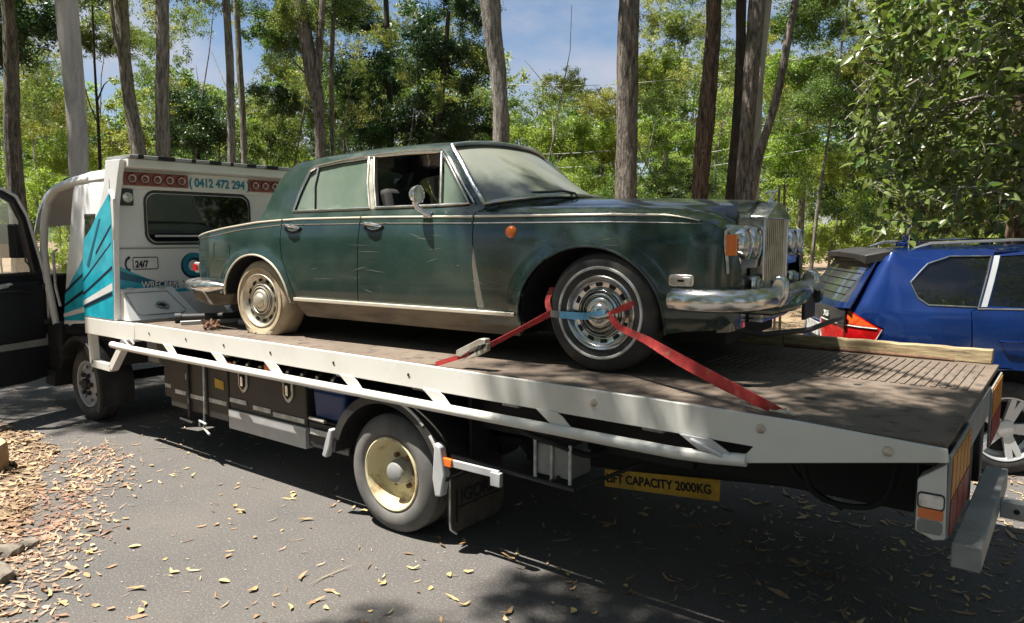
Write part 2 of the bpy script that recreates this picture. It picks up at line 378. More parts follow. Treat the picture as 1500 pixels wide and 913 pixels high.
# asphalt sheet with a ragged edge
P = []
def wob(a, b, n, amp):
    r = []
    for i in range(n):
        t = i/n; r.append((a[0]+(b[0]-a[0])*t+rng.uniform(-amp, amp), a[1]+(b[1]-a[1])*t+rng.uniform(-amp, amp)))
    return r
P = wob((-13.3, 2.7), (-13.0, 8.2), 30, .12)+wob((-13, 8.2), (9, 9.0), 60, .10)+wob((9, 9), (9, -12), 6, .1)+wob((9, -12), (-3.1, -12), 6, .1)+wob((-3.1, -12), (-4.0, .6), 20, .06)+wob((-4.0, .6), (-5.05, 1.6), 16, .05)+wob((-5.05, 1.6), (-7.3, 2.75), 22, .06)+wob((-7.3, 2.75), (-13.3, 2.7), 20, .1)
ROADP = list(P)
g.add([(p[0], p[1], 0) for p in P], [tuple(range(len(P)))])
structure(g.obj('asphalt_road', m_asphalt, smooth=0))
g = G(); Q = [(-5.35, 1.9), (-7.6, 2.95), (-13.5, 2.8), (-14, -8), (-3.2, -8), (-4.0, .6)]
g.add([(p[0], p[1], -.009) for p in Q], [tuple(range(len(Q)))]); structure(g.obj('mulch_bed', m_soil, smooth=0))

# ------------------------------------------------------------------ tow truck
T = Thing('tow_truck', 'white and teal tilt tray tow truck with open cab door carrying the green sedan', 'tow truck', (0, 3.16, 0), 0, (-3.4, 1.1, 0))
ZD = 1.12
W2 = 2.20
# deck
g = G(); g.box(-6.60, -.365, .012, W2-.03, ZD-.03, ZD); g.obj('deck', m_deck, T, .003)
g = G(); g.box(-6.6, -.40, .03, W2-.04, ZD-.10, ZD-.032); g.obj('deck_frame', m_dark, T)
# near side fascia with tapered tail gusset
g = G(); g.prism([(-6.61, ZD+.012), (-1.6, ZD+.012), (-.9, ZD+.004), (-.36, ZD-.018), (-.352, 1.05), (-.40, 1.043), (-1.12, .905), (-1.30, .905), (-1.13, .935), (-1.09, .985), (-6.61, .985)], -.012, .010)
fas = g.obj('side_rail', m_white, T, .004)
g = G()
for x in (-6.35, -5.75, -5.2, -4.6, -3.9, -3.2): g.lathe([(-.004, .011), (-.004, 0)], (x, -.012, 1.06), 'y', 10)
g.obj('rivet_hole', m_dark, fas, smooth=0)
for x, z in ((-1.90, 1.07), (-1.06, 1.07), (-.56, 1.06)):
    g = G(); g.lathe([(.004, .022), (-.006, .022), (-.010, .012), (-.010, 0)], (x, -.012, z), 'y', 6); g.obj('bolt', m_zinc, fas)
g = G(); g.tube([(-7.02, -.028, .905), (-6.6, -.03, .898), (-1.45, -.03, .898), (-1.28, -.022, .905), (-1.12, -.008, .918)], .029, 14); g.obj('guard_rail', m_white, T)
for x0 in (-6.12, -5.38, -4.68, -3.84, -3.08, -2.25):
    g = G(); g.prism([(x0, .99), (x0+.13, .99), (x0+.17, .97), (x0+.24, .905), (x0+.12, .905)], -.020, -.012); g.obj('rail_bracket', m_white, T, .002)
g = G(); g.prism([(-1.43, .99), (-1.28, .99), (-1.14, .915), (-1.29, .905)], -.03, -.014); g.tube([(-1.37, -.035, .975), (-1.22, -.035, .925)], .012, 8); g.obj('rail_latch', m_silver, T, .003)
g = G(); g.tube([(-6.78, -.03, .97), (-6.70, -.03, .93), (-6.64, -.03, .92), (-6.60, -.03, .95), (-6.66, -.03, .985)], .009, 6); g.obj('tie_hook', m_silver, T)
for x in (-6.42, -5.55, -4.9, -4.1, -3.35, -2.62, -1.72):
    g = G(); g.box(x, x+.12, .16, .24, .92, .985); g.obj('rubber_block', m_tape, T, .008)
g = G()
for i in range(16): g.box(-6.2+i*.36, -6.15+i*.36, .1, W2-.1, .96, 1.02)
stuff(g.obj('cross_members', m_dark, T))
# far rail: weathered board in two lengths
for (x0, x1, z0, z1) in ((-6.6, -1.66, ZD, ZD+.075), (-1.65, -.40, ZD, ZD+.085)):
    g = G(); n = 24; vs = []
    for i in range(n+1):
        x = x0+(x1-x0)*i/n; w = .003*math.sin(i*2.1)+.003*math.sin(i*5.3)
        vs += [(x, W2-.055+w*.3, z0), (x, W2+.03, z0), (x, W2+.03, z1+w*.5), (x, W2-.05+w*.4, z1+w)]
    g.add(vs, [(i*4+k, i*4+(k+1) % 4, (i+1)*4+(k+1) % 4, (i+1)*4+k) for i in range(n) for k in range(4)]+[(3, 2, 1, 0), (4*n, 4*n+1, 4*n+2, 4*n+3)])
    g.obj('edge_board', m_wood, T, .006, smooth=30)
g = G(); g.tube([(-1.64, W2-.06, ZD+.012), (-1.0, W2-.065, ZD+.012), (-.6, W2-.07, ZD+.010)], .012, 8); g.obj('edge_pipe', m_rust, T)
# anti-slip ribs pressed into the tail of the deck
g0 = G(); g0.box(-.011, .011, -.44, .44, 0, .007); rib = None
for i in range(30):
    x = -1.80+i*.047
    if rib is None:
        rib = g0.obj('rib', m_deck, None, .002); rib.parent = T.o; me = rib.data; r = rib
    else: r = bpy.data.objects.new('rib', me); COL.objects.link(r); r.parent = T.o; 
    r.location = (x+3.4, 1.60-1.1, ZD-.0005)
g = G()
for i in range(7):
    for j in range(2): g.box(-2.45+i*.075, -2.40+i*.075, 1.28+j*.035, 1.30+j*.035, ZD+.0004, ZD+.0015)
stuff(g.obj('worn_grip_patch', m_zinc, T, smooth=0))
for (x, y, r) in ((-1.35, .62, .022), (-1.0, .5, .03), (-2.05, 1.05, .02), (-.75, 1.4, .03), (-1.55, .95, .018), (-.9, 1.0, .022)):
    g = G(); g.lathe([(.0015, r), (.0015, 0)], (x, y, ZD), 'z', 9); g.obj('deck_hole', m_dark, T, smooth=0)
# subframe, chassis, drive train
g = G()
for y in (.62, 1.42): g.box(-9.0, -.55, y, y+.09, .62, .86); g.box(-6.5, -.6, y-.01, y+.10, .87, .985)
g.obj('chassis_rail', m_dark, T, .006)
g = G(); g.box(-7.3, -6.2, .75, 1.5, .35, .75); g.tube([(-6.3, 1.1, .52), (-3.6, 1.1, .45)], .05, 10); g.lathe([(-.15, .06), (-.12, .16), (.12, .16), (.15, .06)], (-3.42, 1.1, .41), 'y', 16)
g.tube([(-3.42, .25, .41), (-3.42, 1.95, .41)], .06, 10); g.tube([(-8.02, .25, .41), (-8.02, 1.9, .41)], .05, 10)
g.obj('drive_train', m_dark, T)
g = G(); g.prism([(-4.0, .56), (-3.4, .50), (-2.8, .56), (-2.8, .60), (-3.4, .55), (-4.0, .60)], .6, .68); g.obj('leaf_spring', m_dark, T)
g = G(); g.box(-3.0, -1.5, .30, .36, .72, .975); g.box(-2.9, -2.88, .2, .36, .55, .975); g.obj('inner_skirt', m_dark, T)

# wheels
def truck_wheel(cx, y, cz, r, sgn=-1, cream=True, nm='wheel', steer=False):
    """outer face at y, wheel extends away from the viewer for sgn=-1"""
    rub = m_rubdust if cream else m_rub
    s = -sgn; rr = r*.615; w = .215
    g = G()
    prof = [(.03, rr-.002), (.012, rr+.012), (.0, rr+.035), (-.004, r*.78), (.004, r*.88), (.020, r*.945), (.036, r*.978), (.045, r*.994), (.075, r), (w-.05, r), (w-.035, r*.99), (w-.015, r*.94), (w, r*.8), (w-.02, rr)]
    g.lathe(prof, (cx, y, cz), 'y', 64, s)
    whl = g.obj('wheel', rub, T, smooth=50)
    g = G(); 
    for k in (.30, .5, .7): g.lathe([(w*k-.006, r+.001), (w*k, r-.012), (w*k+.006, r+.001)], (cx, y, cz), 'y', 64, s)
    g.obj('tread_groove', m_dark, whl)
    rm = m_cream if cream else m_silver
    g = G()
    if cream:   # deep dish rear rim
        g.lathe([(.030, rr+.004), (.010, rr+.004), (.006, rr-.004), (.012, rr-.016), (.04, rr-.022), (.08, rr-.030), (.115, rr-.042), (.128, rr-.065), (.134, .105), (.134, .0)], (cx, y, cz), 'y', 64, s)
    else:       # front rim, convex disc
        g.lathe([(.030, rr+.004), (.010, rr+.004), (.006, rr-.004), (.012, rr-.016), (.04, rr-.022), (.05, rr-.05), (.030, rr-.085), (.014, .12), (.014, .0)], (cx, y, cz), 'y', 64, s)
    rim = g.obj('rim', rm, whl, smooth=40)
    for i in range(4 if cream else 8):
        a = 2*PI*i/(4 if cream else 8)+(.6 if cream else .2); q = .148 if cream else .175; d = .130 if cream else .024
        px, pz = cx+q*math.cos(a), cz+q*math.sin(a)
        g = G(); g.lathe([(0, .033 if cream else .019), (-.004, 0)], (px, y+s*(d+(.006 if cream else .004)), pz), 'y', 18, s); g.obj('hand_hole', m_dark, rim, smooth=0)
    if cream:
        g = G(); g.lathe([(.134, .085), (.075, .082), (.06, .072), (.04, .066), (.03, .05), (.03, 0)], (cx, y, cz), 'y', 24, s); g.obj('hub', m_grey, rim)
        for i in range(6):
            a = 2*PI*i/6; g = G(); g.lathe([(.134, .016), (.106, .016), (.103, .010), (.103, 0)], (cx+.108*math.cos(a), y, cz+.108*math.sin(a)), 'y', 6, s); g.obj('wheel_nut', m_rust, rim, smooth=0)
    else:
        g = G(); g.lathe([(.014, .062), (-.028, .058), (-.036, .045), (-.036, 0)], (cx, y, cz), 'y', 20, s); g.obj('hub', m_black, rim)
        for i in range(6):
            a = 2*PI*i/6; g = G(); g.lathe([(.014, .023), (-.020, .023), (-.026, .014), (-.026, 0)], (cx+.103*math.cos(a), y, cz+.103*math.sin(a)), 'y', 8, s); g.obj('wheel_nut', m_black, rim, smooth=0)
    return whl
truck_wheel(-3.42, .02, .385, .385)
def plain_wheel(cx, y, cz, r):
    g = G(); g.lathe([(0, .18), (0, r*.9), (.03, r), (.18, r), (.21, r*.9), (.21, .18), (.08, .15), (.08, 0)], (cx, y, cz), 'y', 40); g.obj('inner_wheel', m_rub, T, smooth=50)
plain_wheel(-3.42, .27, .385, .385); plain_wheel(-3.42, 1.75, .385, .385); plain_wheel(-3.42, 1.99, .385, .385)
truck_wheel(-8.03, .15, .385, .385, cream=False); plain_wheel(-8.03, 1.85, .385, .385)
# rear mudguard: black arch, silver tips
def archband(cx, cz, r0, r1, a0, a1, y0, y1, n=24):
    g = G(); outer = arc(cx, cz, r1, r1, a0, a1, n); inner = arc(cx, cz, r0, r0, a0, a1, n)[::-1]
    g.prism(outer+inner, y0, y1); return g
archband(-3.42, .38, .50, .525, 8, 172, -.01, .50, 30).obj('mudguard', m_black, T, smooth=40)
archband(-3.42, .38, .47, .527, 25, 160, -.022, -.008, 30).obj('mudguard_lip', m_black, T, smooth=40)
g = G(); g.prism([(-2.98, .68), (-2.94, .66), (-2.90, .5), (-2.93, .36), (-2.98, .35), (-3.0, .46)], -.03, .03); g.obj('guard_tip', m_silver, T, .01)
g = G(); g.prism([(-3.92, .60), (-3.95, .48), (-3.99, .40), (-4.03, .41), (-3.99, .52), (-3.95, .61)], -.03, .02); g.obj('guard_tip', m_silver, T, .008)
for a0, a1 in ((48, 78), (88, 100), (28, 40)):
    archband(-3.42, .38, .513, .529, a0, a1, -.028, -.020, 10).obj('guard_trim', m_tape, T)
# mudflap, lettering moulded in
g = G(); g.prism([(.03, .47), (.55, .47), (.56, .20), (.53, .14), (.48, .11), (.10, .11), (.04, .14), (.03, .18)], -2.93, -2.915, 'yz'); flap = g.obj('mudflap', m_flap, T, .004)
text('flap_lettering', 'IGORS', .115, (-2.911, .125, .285), (0, 1, 0), (0, 0, 1), m_dark, flap, .002, 1.0, bold=.002)
g = G(); g.box(-2.913, -2.909, .12, .50, .258, .265); g.box(-2.913, -2.909, .085, .10, .17, .37); g.obj('flap_line', m_dark, flap, smooth=0)
g = G(); g.tube([(-2.905, .025, .46), (-2.905, .022, .2), (-2.905, .03, .145), (-2.905, .08, .105)], .006, 6); g.tube([(-2.91, .02, .47), (-2.91, .14, .475)], .007, 6); g.obj('flap_edge', m_tape, T)
g = G(); g.box(-2.90, -2.52, .0, .02, .545, .59); g.box(-2.57, -2.50, -.01, .02, .50, .58); g.obj('flap_bar', m_silver, T, .004)
g = G(); g.box(-2.96, -2.86, -.014, .012, .545, .595); g.obj('side_marker', m_orange, T, .005)
# brackets and control box behind the wheel
g = G(); g.tube([(-2.9, .04, .60), (-2.05, .06, .565)], .014, 8); g.tube([(-2.05, .06, .565), (-1.88, .45, .64)], .012, 8); g.tube([(-2.2, .05, .58), (-2.2, .32, .60)], .012, 6); g.obj('guard_stay', m_black, T)
g = G(); g.box(-2.35, -2.12, .13, .34, .58, .76); cb = g.obj('hose_box', m_grey, T, .012)
g = G()
for x in (-2.36, -2.25, -2.13): g.box(x, x+.018, .115, .128, .56, .78)
g.obj('box_strap', m_tape, cb, .003)
for P_, r_ in (([(-2.6, .2, .82), (-2.4, .12, .80), (-2.2, .1, .78), (-2.05, .2, .72), (-2.0, .35, .74)], .018), ([(-2.5, .25, .78), (-2.3, .1, .83), (-2.1, .15, .80)], .014), ([(-1.0, .35, .95), (-.92, .3, .74), (-.75, .3, .70), (-.62, .32, .76), (-.58, .35, .95)], .014), ([(-1.12, .4, .95), (-1.0, .38, .76), (-.8, .36, .66)], .012), ([(-1.5, .3, .88), (-1.2, .28, .84), (-.9, .34, .90)], .012)):
    g = G(); g.tube(sm(P_), r_, 8); g.obj('hose', m_dark, T)

# toolboxes along the near side
def tbox(x0, x1, z0, z1, name='toolbox', y0=.14, y1=.62):
    g = G(); g.box(x0, x1, y0, y1, z0, z1); return g.obj(name, m_box, T, .012)
b1 = tbox(-6.76, -6.36, .74, .96, 'battery_box', .16); b2 = tbox(-6.55, -6.36, .45, .80, 'air_tank_cover', .2)
b3 = tbox(-6.33, -5.74, .40, .84, 'fuel_tank'); b4 = tbox(-5.72, -5.42, .39, .84, 'toolbox')
b5 = tbox(-5.40, -4.41, .51, .88, 'toolbox'); 
g = G(); g.box(-5.40, -4.41, .125, .60, .35, .508); g.obj('lower_panel', m_silver, T, .004)
for (x0, x1, z, b) in ((-6.52, -6.38, .555, b2), (-6.24, -6.06, .545, b3), (-6.03, -5.80, .535, b3), (-5.70, -5.44, .54, b4), (-5.39, -5.16, .585, b5), (-5.07, -4.84, .565, b5), (-4.81, -4.43, .55, b5)):
    g = G(); g.box(x0, x1, (.192 if b is b2 else .134), .1385 if b is not b2 else .199, z-.018, z+.018); g.obj('tape_strip', m_tape, b, .001, smooth=0)
g = G(); g.prism([(-5.60, .66), (-5.60, .735), (-5.47, .72), (-5.47, .65), (-5.54, .655)], .134, .139); g.obj('yellow_label', m_yel, b4, smooth=0)
g = G(); g.box(-6.06, -6.02, .134, .139, .67, .72); g.obj('white_label', m_tape, b3, smooth=0)
for x in (-5.19, -4.61):
    g = G(); g.prism([(x-.06, .84), (x+.06, .84), (x+.06, .72), (x+.03, .68), (x, .665), (x-.03, .68), (x-.06, .72)], .126, .1395); lt = g.obj('latch', m_zinc, b5, .004)
    g = G(); g.prism([(x-.04, .825), (x+.04, .825), (x+.04, .725), (x, .69), (x-.04, .725)], .122, .1255); g.obj('latch_recess', m_dark, lt, .002)
    g = G(); g.box(x-.012, x+.018, .112, .1215, .72, .80); g.obj('latch_tongue', m_chrome, lt, .004)
g = G(); g.box(-5.41, -5.33, .127, .1395, .85, .895); g.obj('side_marker', m_orange, T, .004)
g = G(); g.box(-6.02, -5.99, .12, .15, .30, .82); g.tube([(-6.1, .1, .33), (-5.9, .1, .32)], .012, 6); g.obj('step_bracket', m_black, T)
g = G(); g.tube([(-5.735, .12, .85), (-5.735, .11, .45), (-5.735, .10, .30), (-5.62, .08, .27)], .010, 6); g.tube([(-5.80, .10, .30), (-5.78, .09, .36), (-5.68, .09, .345)], .009, 6); g.obj('rope_hook', m_tape, T)
g = G()
for i in range(9): g.tube([(-5.5+i*.17, .2, .90+.01*(i % 3)), (-5.42+i*.17, .10, .905)], .012, 6)
g.obj('hydraulic_fittings', m_zinc, T)
g = G(); g.box(-4.86, -4.78, .10, .16, .885, .935); g.obj('orange_valve', m_orange, T, .006)
g = G(); g.box(-4.40, -3.96, .15, .62, .37, .56); g.box(-4.40, -3.95, .14, .62, .57, .585); g.obj('step_box', m_black, T, .008)
g = G(); g.box(-4.36, -4.02, .128, .14, .475, .515); g.obj('tape_strip', m_tape, T, .001)
g = G(); g.tube([(-4.33, .11, .60), (-4.15, .10, .60)], .014, 6); g.obj('drain_tap', m_zinc, T)
tub = Thing('storage_tub', 'blue plastic tub stowed on the step box ahead of the rear truck wheel', 'tub', (0, 3.16, 0), 0, (-4.18, .4, .585))
g = G(); g.prism([(-4.34, .587), (-4.03, .587), (-4.0, .80), (-4.37, .80)], .16, .6); tb = g.obj('tub_body', m_tub, tub, .03, seg=3)
g = G(); g.prism([(-4.39, .80), (-3.98, .80), (-3.98, .825), (-4.39, .825)], .14, .62); g.obj('rim', m_tub, tub, .006)

# rear corner: lamp post, chevron board
g = G(); g.prism([(-.455, .76), (-.455, .965), (-.36, 1.04), (-.352, .745), (-.39, .735)], .005, .12); lp = g.obj('lamp_post', m_white, T, .006)
g = G(); g.prism(rrect(-.447, -.362, .862, .915, .012), -.003, .0045); g.obj('reversing_lamp', m_lamp, lp, .002)
g = G(); g.prism(rrect(-.447, -.362, .818, .858, .006), -.003, .0045); g.obj('indicator_lamp', m_orange, lp, .002)
g = G(); g.prism(rrect(-.447, -.362, .762, .812, .012), -.004, .0045); g.obj('grey_lamp', m_grey, lp, .003)
g = G(); g.prism(rrect(-.452, -.358, .856, .921, .015)+[], .0, .0048); g.obj('lamp_surround', m_black, lp, .001)
def rearboard(y0, y1):
    g = G(); g.box(-.358, -.345, y0, y1, .745, 1.075); bd = g.obj('chevron_board', m_grey, T, .003)
    n = 5
    for i in range(n):
        a = y0+.012+(y1-y0-.024)*i/n; b_ = y0+.012+(y1-y0-.024)*(i+.82)/n
        g = G(); g.box(-.344, -.3405, a, b_, .905, 1.065); g.obj('orange_stripe', m_hazy, bd, smooth=0)
    for i in range(3):
        a = y0+.012+(y1-y0-.024)*i/3; b_ = y0+.012+(y1-y0-.024)*(i+.9)/3
        g = G(); g.box(-.344, -.3405, a, b_, .755, .895); g.obj('red_stripe', m_hazr, bd, smooth=0)
rearboard(.02, .62); rearboard(1.58, 2.18)
g = G(); g.box(-.40, -.355, .62, 1.58, .93, 1.085); g.obj('tail_beam', m_grey, T, .004)
for ya in (.80, 1.3):
    g = G(); g.box(-.43, -.36, ya, ya+.12, .62, .93); g.obj('tail_hinge', m_black, T, .01)
# under-lift: boom, sign, crossbar
g = G(); g.prism([(-3.0, .34), (-3.0, .52), (-.42, .78), (-.42, .60)], .92, 1.12); boom = g.obj('lift_boom', m_dark, T, .006)
v = [(-2.34, .26), (-1.50, .365), (-1.50, .475), (-2.34, .375)]
g = G(); g.prism([(-2.36, .29), (-1.595, .36), (-1.595, .49), (-2.36, .405)], .90, .915); sg = g.obj('capacity_sign', m_yel, T, .002)
text('sign_lettering', 'LIFT CAPACITY 2000KG', .077, (-2.345, .8975, .325), (1, 0, .10), (-.10, 0, 1), m_dark, sg, .001, .88, bold=.002)
g = G(); g.box(-.335, -.235, .06, 1.28, .625, .725); g.obj('lift_crossbar', m_grey, T, .006)
g = G(); g.box(-.43, -.335, .56, .68, .635, .715); g.obj('lift_stub', m_grey, T, .005); g = G(); g.box(-.235, .06, .86, .93, .60, .68); g.obj('lift_stub', m_grey, T, .005)
g = G(); g.box(.02, .14, .82, .97, .585, .70); g.obj('lift_socket', m_grey, T, .005)
for x in (-.17, -.05):
    g = G(); g.lathe([(0, .013), (-.001, 0)], (x, .858, .64), 'y', 10); g.obj('pin_hole', m_dark, T, smooth=0)

# front of tray: corner frame
g = G()
for a, b_ in (((-7.62, .03, .97), (-7.6, .03, .66)), ((-7.6, .03, .66), (-7.22, .03, .655)), ((-7.22, .03, .655), (-6.9, .03, .97))): 
    a = Vector(a); b2_ = Vector(b_); d = (b2_-a).normalized(); n_ = Vector((-d.z, 0, d.x))*.035
    g.add([a-n_, b2_-n_, b2_+n_, a+n_, a-n_+Vector((0, .07, 0)), b2_-n_+Vector((0, .07, 0)), b2_+n_+Vector((0, .07, 0)), a+n_+Vector((0, .07, 0))], [(0, 1, 2, 3), (7, 6, 5, 4), (0, 4, 5, 1), (1, 5, 6, 2), (2, 6, 7, 3), (3, 7, 4, 0)])
g.obj('step_frame', m_white, T, .003)
g = G(); g.prism([(-7.62, .96), (-6.63, .96), (-6.63, 1.115), (-7.62, 1.115)], -.004, .06); g.box(-6.75, -6.62, -.010, .05, .975, 1.118); g.obj('front_sill', m_white, T, .005)

# headboard: near fin, wall, canopy beam
fin = [(-7.62, 1.12), (-7.60, 1.55), (-7.54, 1.86), (-7.38, 1.96), (-7.22, 2.10), (-7.08, 2.35), (-7.02, 2.57), (-6.74, 2.565), (-6.80, 2.42), (-6.88, 2.2), (-6.93, 1.9), (-6.96, 1.5), (-7.00, 1.12)]
def off(x, z): return (x, 0.0, z)
g = G(); g.prism(fin, 0, .05); FN = g.obj('headboard_fin', m_whitecab, T, .006)
tealf = [(-7.62, 1.13), (-7.60, 1.55), (-7.54, 1.86), (-7.38, 1.96), (-7.22, 2.10), (-6.97, 2.28), (-6.95, 1.9), (-6.975, 1.5), (-7.02, 1.13)]
def decal(name, poly, y, m, parent, t=.0015):
    g = G(); g.prism(poly, y-t, y); return g.obj(name, m, parent, smooth=0)
decal('teal_decal', tealf, -.0015, m_teal, FN)
decal('dark_stripe', [(-7.61, 1.33), (-6.99, 1.60), (-6.99, 1.625), (-7.61, 1.35)], -.004, m_navy, FN)
decal('dark_stripe', [(-7.6, 1.46), (-7.0, 1.82), (-6.99, 1.835), (-7.6, 1.475)], -.004, m_navy, FN)
decal('dark_stripe', [(-7.3, 1.72), (-6.97, 1.98), (-6.97, 2.0), (-7.3, 1.745)], -.004, m_navy, FN)
decal('white_stripe', [(-7.61, 1.235), (-7.0, 1.40), (-7.0, 1.47), (-7.61, 1.275)], -.004, m_whitecab, FN)
decal('dark_stripe', [(-7.61, 1.205), (-7.01, 1.36), (-7.01, 1.385), (-7.61, 1.225)], -.0055, m_navy, FN)
decal('light_streak', [(-7.5, 1.62), (-7.2, 2.05), (-7.17, 2.05), (-7.46, 1.60)], -.004, m_teald, FN)
g = G(); g.tube([(-6.945, -.012, 2.30), (-6.87, -.015, 2.22), (-6.87, -.015, 2.0), (-6.92, -.012, 1.86)], .012, 8); g.obj('grab_handle', m_white, T)
g = G(); g.box(-6.975, -6.955, .0, .03, 2.20, 2.40); g.obj('red_marker', m_red, T, .004)
g = G(); g.box(-6.99, -6.965, .0, .025, 1.52, 1.80); g.obj('orange_marker', m_redor, T, .004)
g = G(); g.box(-7.03, -6.99, .05, 2.05, 1.03, 2.50); wall = g.obj('headboard_wall', m_whitecab, T, .006)
g = G(); g.prism([(-7.03, 2.33), (-7.03, 2.60), (-6.72, 2.585), (-6.70, 2.50), (-6.965, 2.49), (-6.965, 2.33)], .052, 2.05); g2 = [( -7.0, 0)]
beam = G().add(*[[], []]); 
beam = g
g = G(); g.box(-7.02, -6.70, .052, 2.05, 2.50, 2.575); g.box(-7.03, -6.955, .052, 2.05, 2.325, 2.498); beam = g.obj('canopy_beam', m_white, T, .006)
g = G(); g.box(-7.10, -6.66, .05, 2.08, 2.577, 2.605); g.obj('canopy_edge', m_grey, T, .004)
for i, (yy, ll_) in enumerate(((.12, .05), (.30, .16), (.62, .04), (.80, .12), (1.02, .03), (1.2, .10), (1.42, .14), (1.75, .08))):
    g = G(); y = yy; g.box(-6.70, -6.655, y, y+ll_, 2.575, 2.609); g.obj('beacon_segment', m_dark, T, .003)
for (y0, n) in ((.12, 5), (1.40, 4)):
    g = G(); wdt = .118*n+.02; g.box(-6.954, -6.935, y0, y0+wdt, 2.355, 2.478); pn = g.obj('light_panel', m_lampred, beam, .004)
    for i in range(n):
        y = y0+.069+.118*i
        g = G(); g.lathe([(.0, .052), (.014, .052), (.018, .044), (.010, .036)], (-6.936, y, 2.417), 'x', 24); rg = g.obj('light_ring', m_lens, beam, smooth=40)
        g = G(); g.lathe([(.004, .040), (.014, .036), (.010, .026), (.006, .024)], (-6.936, y, 2.417), 'x', 24); g.obj('ring_trim', m_ring, beam, smooth=40)
        g = G(); g.lathe([(.010, .024), (.016, .012), (.017, 0)], (-6.936, y, 2.417), 'x', 16); g.obj('light_lens', m_lens, beam, smooth=60)
text('phone_number', '( 0412 472 294 )', .115, (-6.952, .745, 2.375), (0, 1, 0), (0, 0, 1), m_tealt, beam, .001, .86, bold=.004)
g = G(); g.prism(rrect(.34, 1.40, 1.84, 2.29, .09, 5), -6.989, -6.980, 'yz'); wn = g.obj('rear_window', m_darkglass, wall, .002)
fr = rrect(.32, 1.42, 1.82, 2.31, .10, 5)
g = G(); g.tube([(-6.984, p[0], p[1]) for p in fr]+[(-6.984, fr[0][0], fr[0][1])], .012, 6); g.obj('window_seal', m_black, wall)
g = G(); g.box(-6.9795, -6.977, .40, 1.34, 1.885, 1.905); g.obj('window_ledge', m_silver, wall, smooth=0)
g = G(); g.box(-6.99, -6.94, .07, .20, 2.17, 2.32); g.obj('work_lamp', m_black, wall, .01)
g = G(); g.lathe([(0, .048), (.006, .045), (.010, 0)], (-6.94, .145, 2.245), 'x', 16); g.obj('work_lamp_lens', m_lamp, wall)
g = G(); g.box(-6.99, -6.984, .06, 2.04, 1.772, 1.786); g.obj('panel_seam', m_grey, wall, smooth=0)
# writing on the headboard
xw = -6.986
text('lettering_small', '24/7', .085, (xw, .205, 1.545+.06), (0, 1, 0), (.0, .0, 1), m_navy, wall, .001, .8, bold=.003)
bx = rrect(.185, .42, 1.585, 1.695, .012, 2)
g = G(); g.tube([(xw, p[0], p[1]) for p in bx]+[(xw, *bx[0])], .004, 4); g.obj('number_box', m_navy, wall)
g = G(); g.tube([(xw, .155, 1.70), (xw, .125, 1.675), (xw, .115, 1.635), (xw, .125, 1.595), (xw, .155, 1.575)], [.014, .010, .008, .010, .014], 6); g.obj('handset_symbol', m_navy, wall)
text('lettering_shadow', 'On Time', .30, (xw, .655, 1.502), (0, 1, 0), (0, 0, 1), m_navy, wall, .001, 1.0, bold=.022)
text('lettering_large', 'On Time', .30, (xw+.0025, .66, 1.512), (0, 1, 0), (0, 0, 1), m_tealt, wall, .001, 1.0, bold=.010)
wave = [(.055, 1.62)]+[(.055+.1*i, 1.62-.018*i-.030*min(i, 5)) for i in range(1, 6)]+[(.7, 1.39), (1.0, 1.38), (1.3, 1.36), (1.0, 1.352), (.7, 1.355), (.055, 1.35)]
g = G(); g.prism(wave, xw-.003, xw-.001, 'yz'); g.obj('teal_wave', m_teal, wall, smooth=0)
g = G(); g.prism([(.055, 1.58), (.3, 1.50), (.55, 1.42), (.3, 1.44), (.055, 1.50)], xw-.0008, xw, 'yz'); g.obj('dark_wave', m_teald, wall, smooth=0)
text('slogan_shadow', 'WRECKER & TOWING', .088, (xw+.0005, .262, 1.402), (0, 1, 0), (0, 0, 1), m_navy, wall, .0008, .86, bold=.006)
text('slogan', 'WRECKER & TOWING', .088, (xw+.0025, .255, 1.408), (0, 1, 0), (0, 0, 1), m_whitecab, wall, .0008, .86, bold=.002)
# sloping locker with lid at the foot of the headboard
def slope(y, t): return (-6.945+.13*t, y, 1.41-.285*t)
lk = [(.052, .0), (.53, 0), (.72, 1), (.052, 1)]
g = G(); vs = []
for (y, t) in lk: p = slope(y, t); vs.append(p)
vs += [(-6.99, .052, 1.41), (-6.99, .53, 1.41), (-6.99, .72, 1.125), (-6.99, .052, 1.125)]
g.add(vs, [(0, 1, 2, 3), (0, 4, 5, 1), (1, 5, 6, 2), (3, 7, 4, 0), (2, 6, 7, 3), (7, 6, 5, 4)]); lock = g.obj('locker', m_whitecab, T, .004)
def on_slope(pts, name, m, r=.004):
    g = G(); q = [slope(*p) for p in pts]; q = [(a[0]+.003, a[1], a[2]+.004) for a in q]; g.tube(q+[q[0]], r, 4); return g.obj(name, m, lock)
on_slope([(.07, .14), (.46, .14), (.60, .78), (.57, .86), (.17, .86), (.13, .80)], 'lid_seam', m_grey)
g = G(); c0 = Vector(slope(.40, .60)); g.prism([(-.05, -.02), (-.03, .02), (.0, .025), (.06, .0), (.055, -.03), (.02, -.035)], 0, .006, 'xy')
g = G(); q = [slope(.36+a, .58+b_) for a, b_ in ((-.06, .02), (-.02, -.1), (.04, -.08), (.09, .06), (.07, .16), (.0, .12))]; q1 = [(p[0]+.004, p[1], p[2]+.005) for p in q]; q2 = [(p[0]+.010, p[1], p[2]+.014) for p in q]
g.add(q1+q2, [tuple(range(6))[::-1], tuple(range(6, 12))]+[(i, (i+1) % 6, 6+(i+1) % 6, 6+i) for i in range(6)]); g.obj('lid_latch', m_chrome, lock, .002)
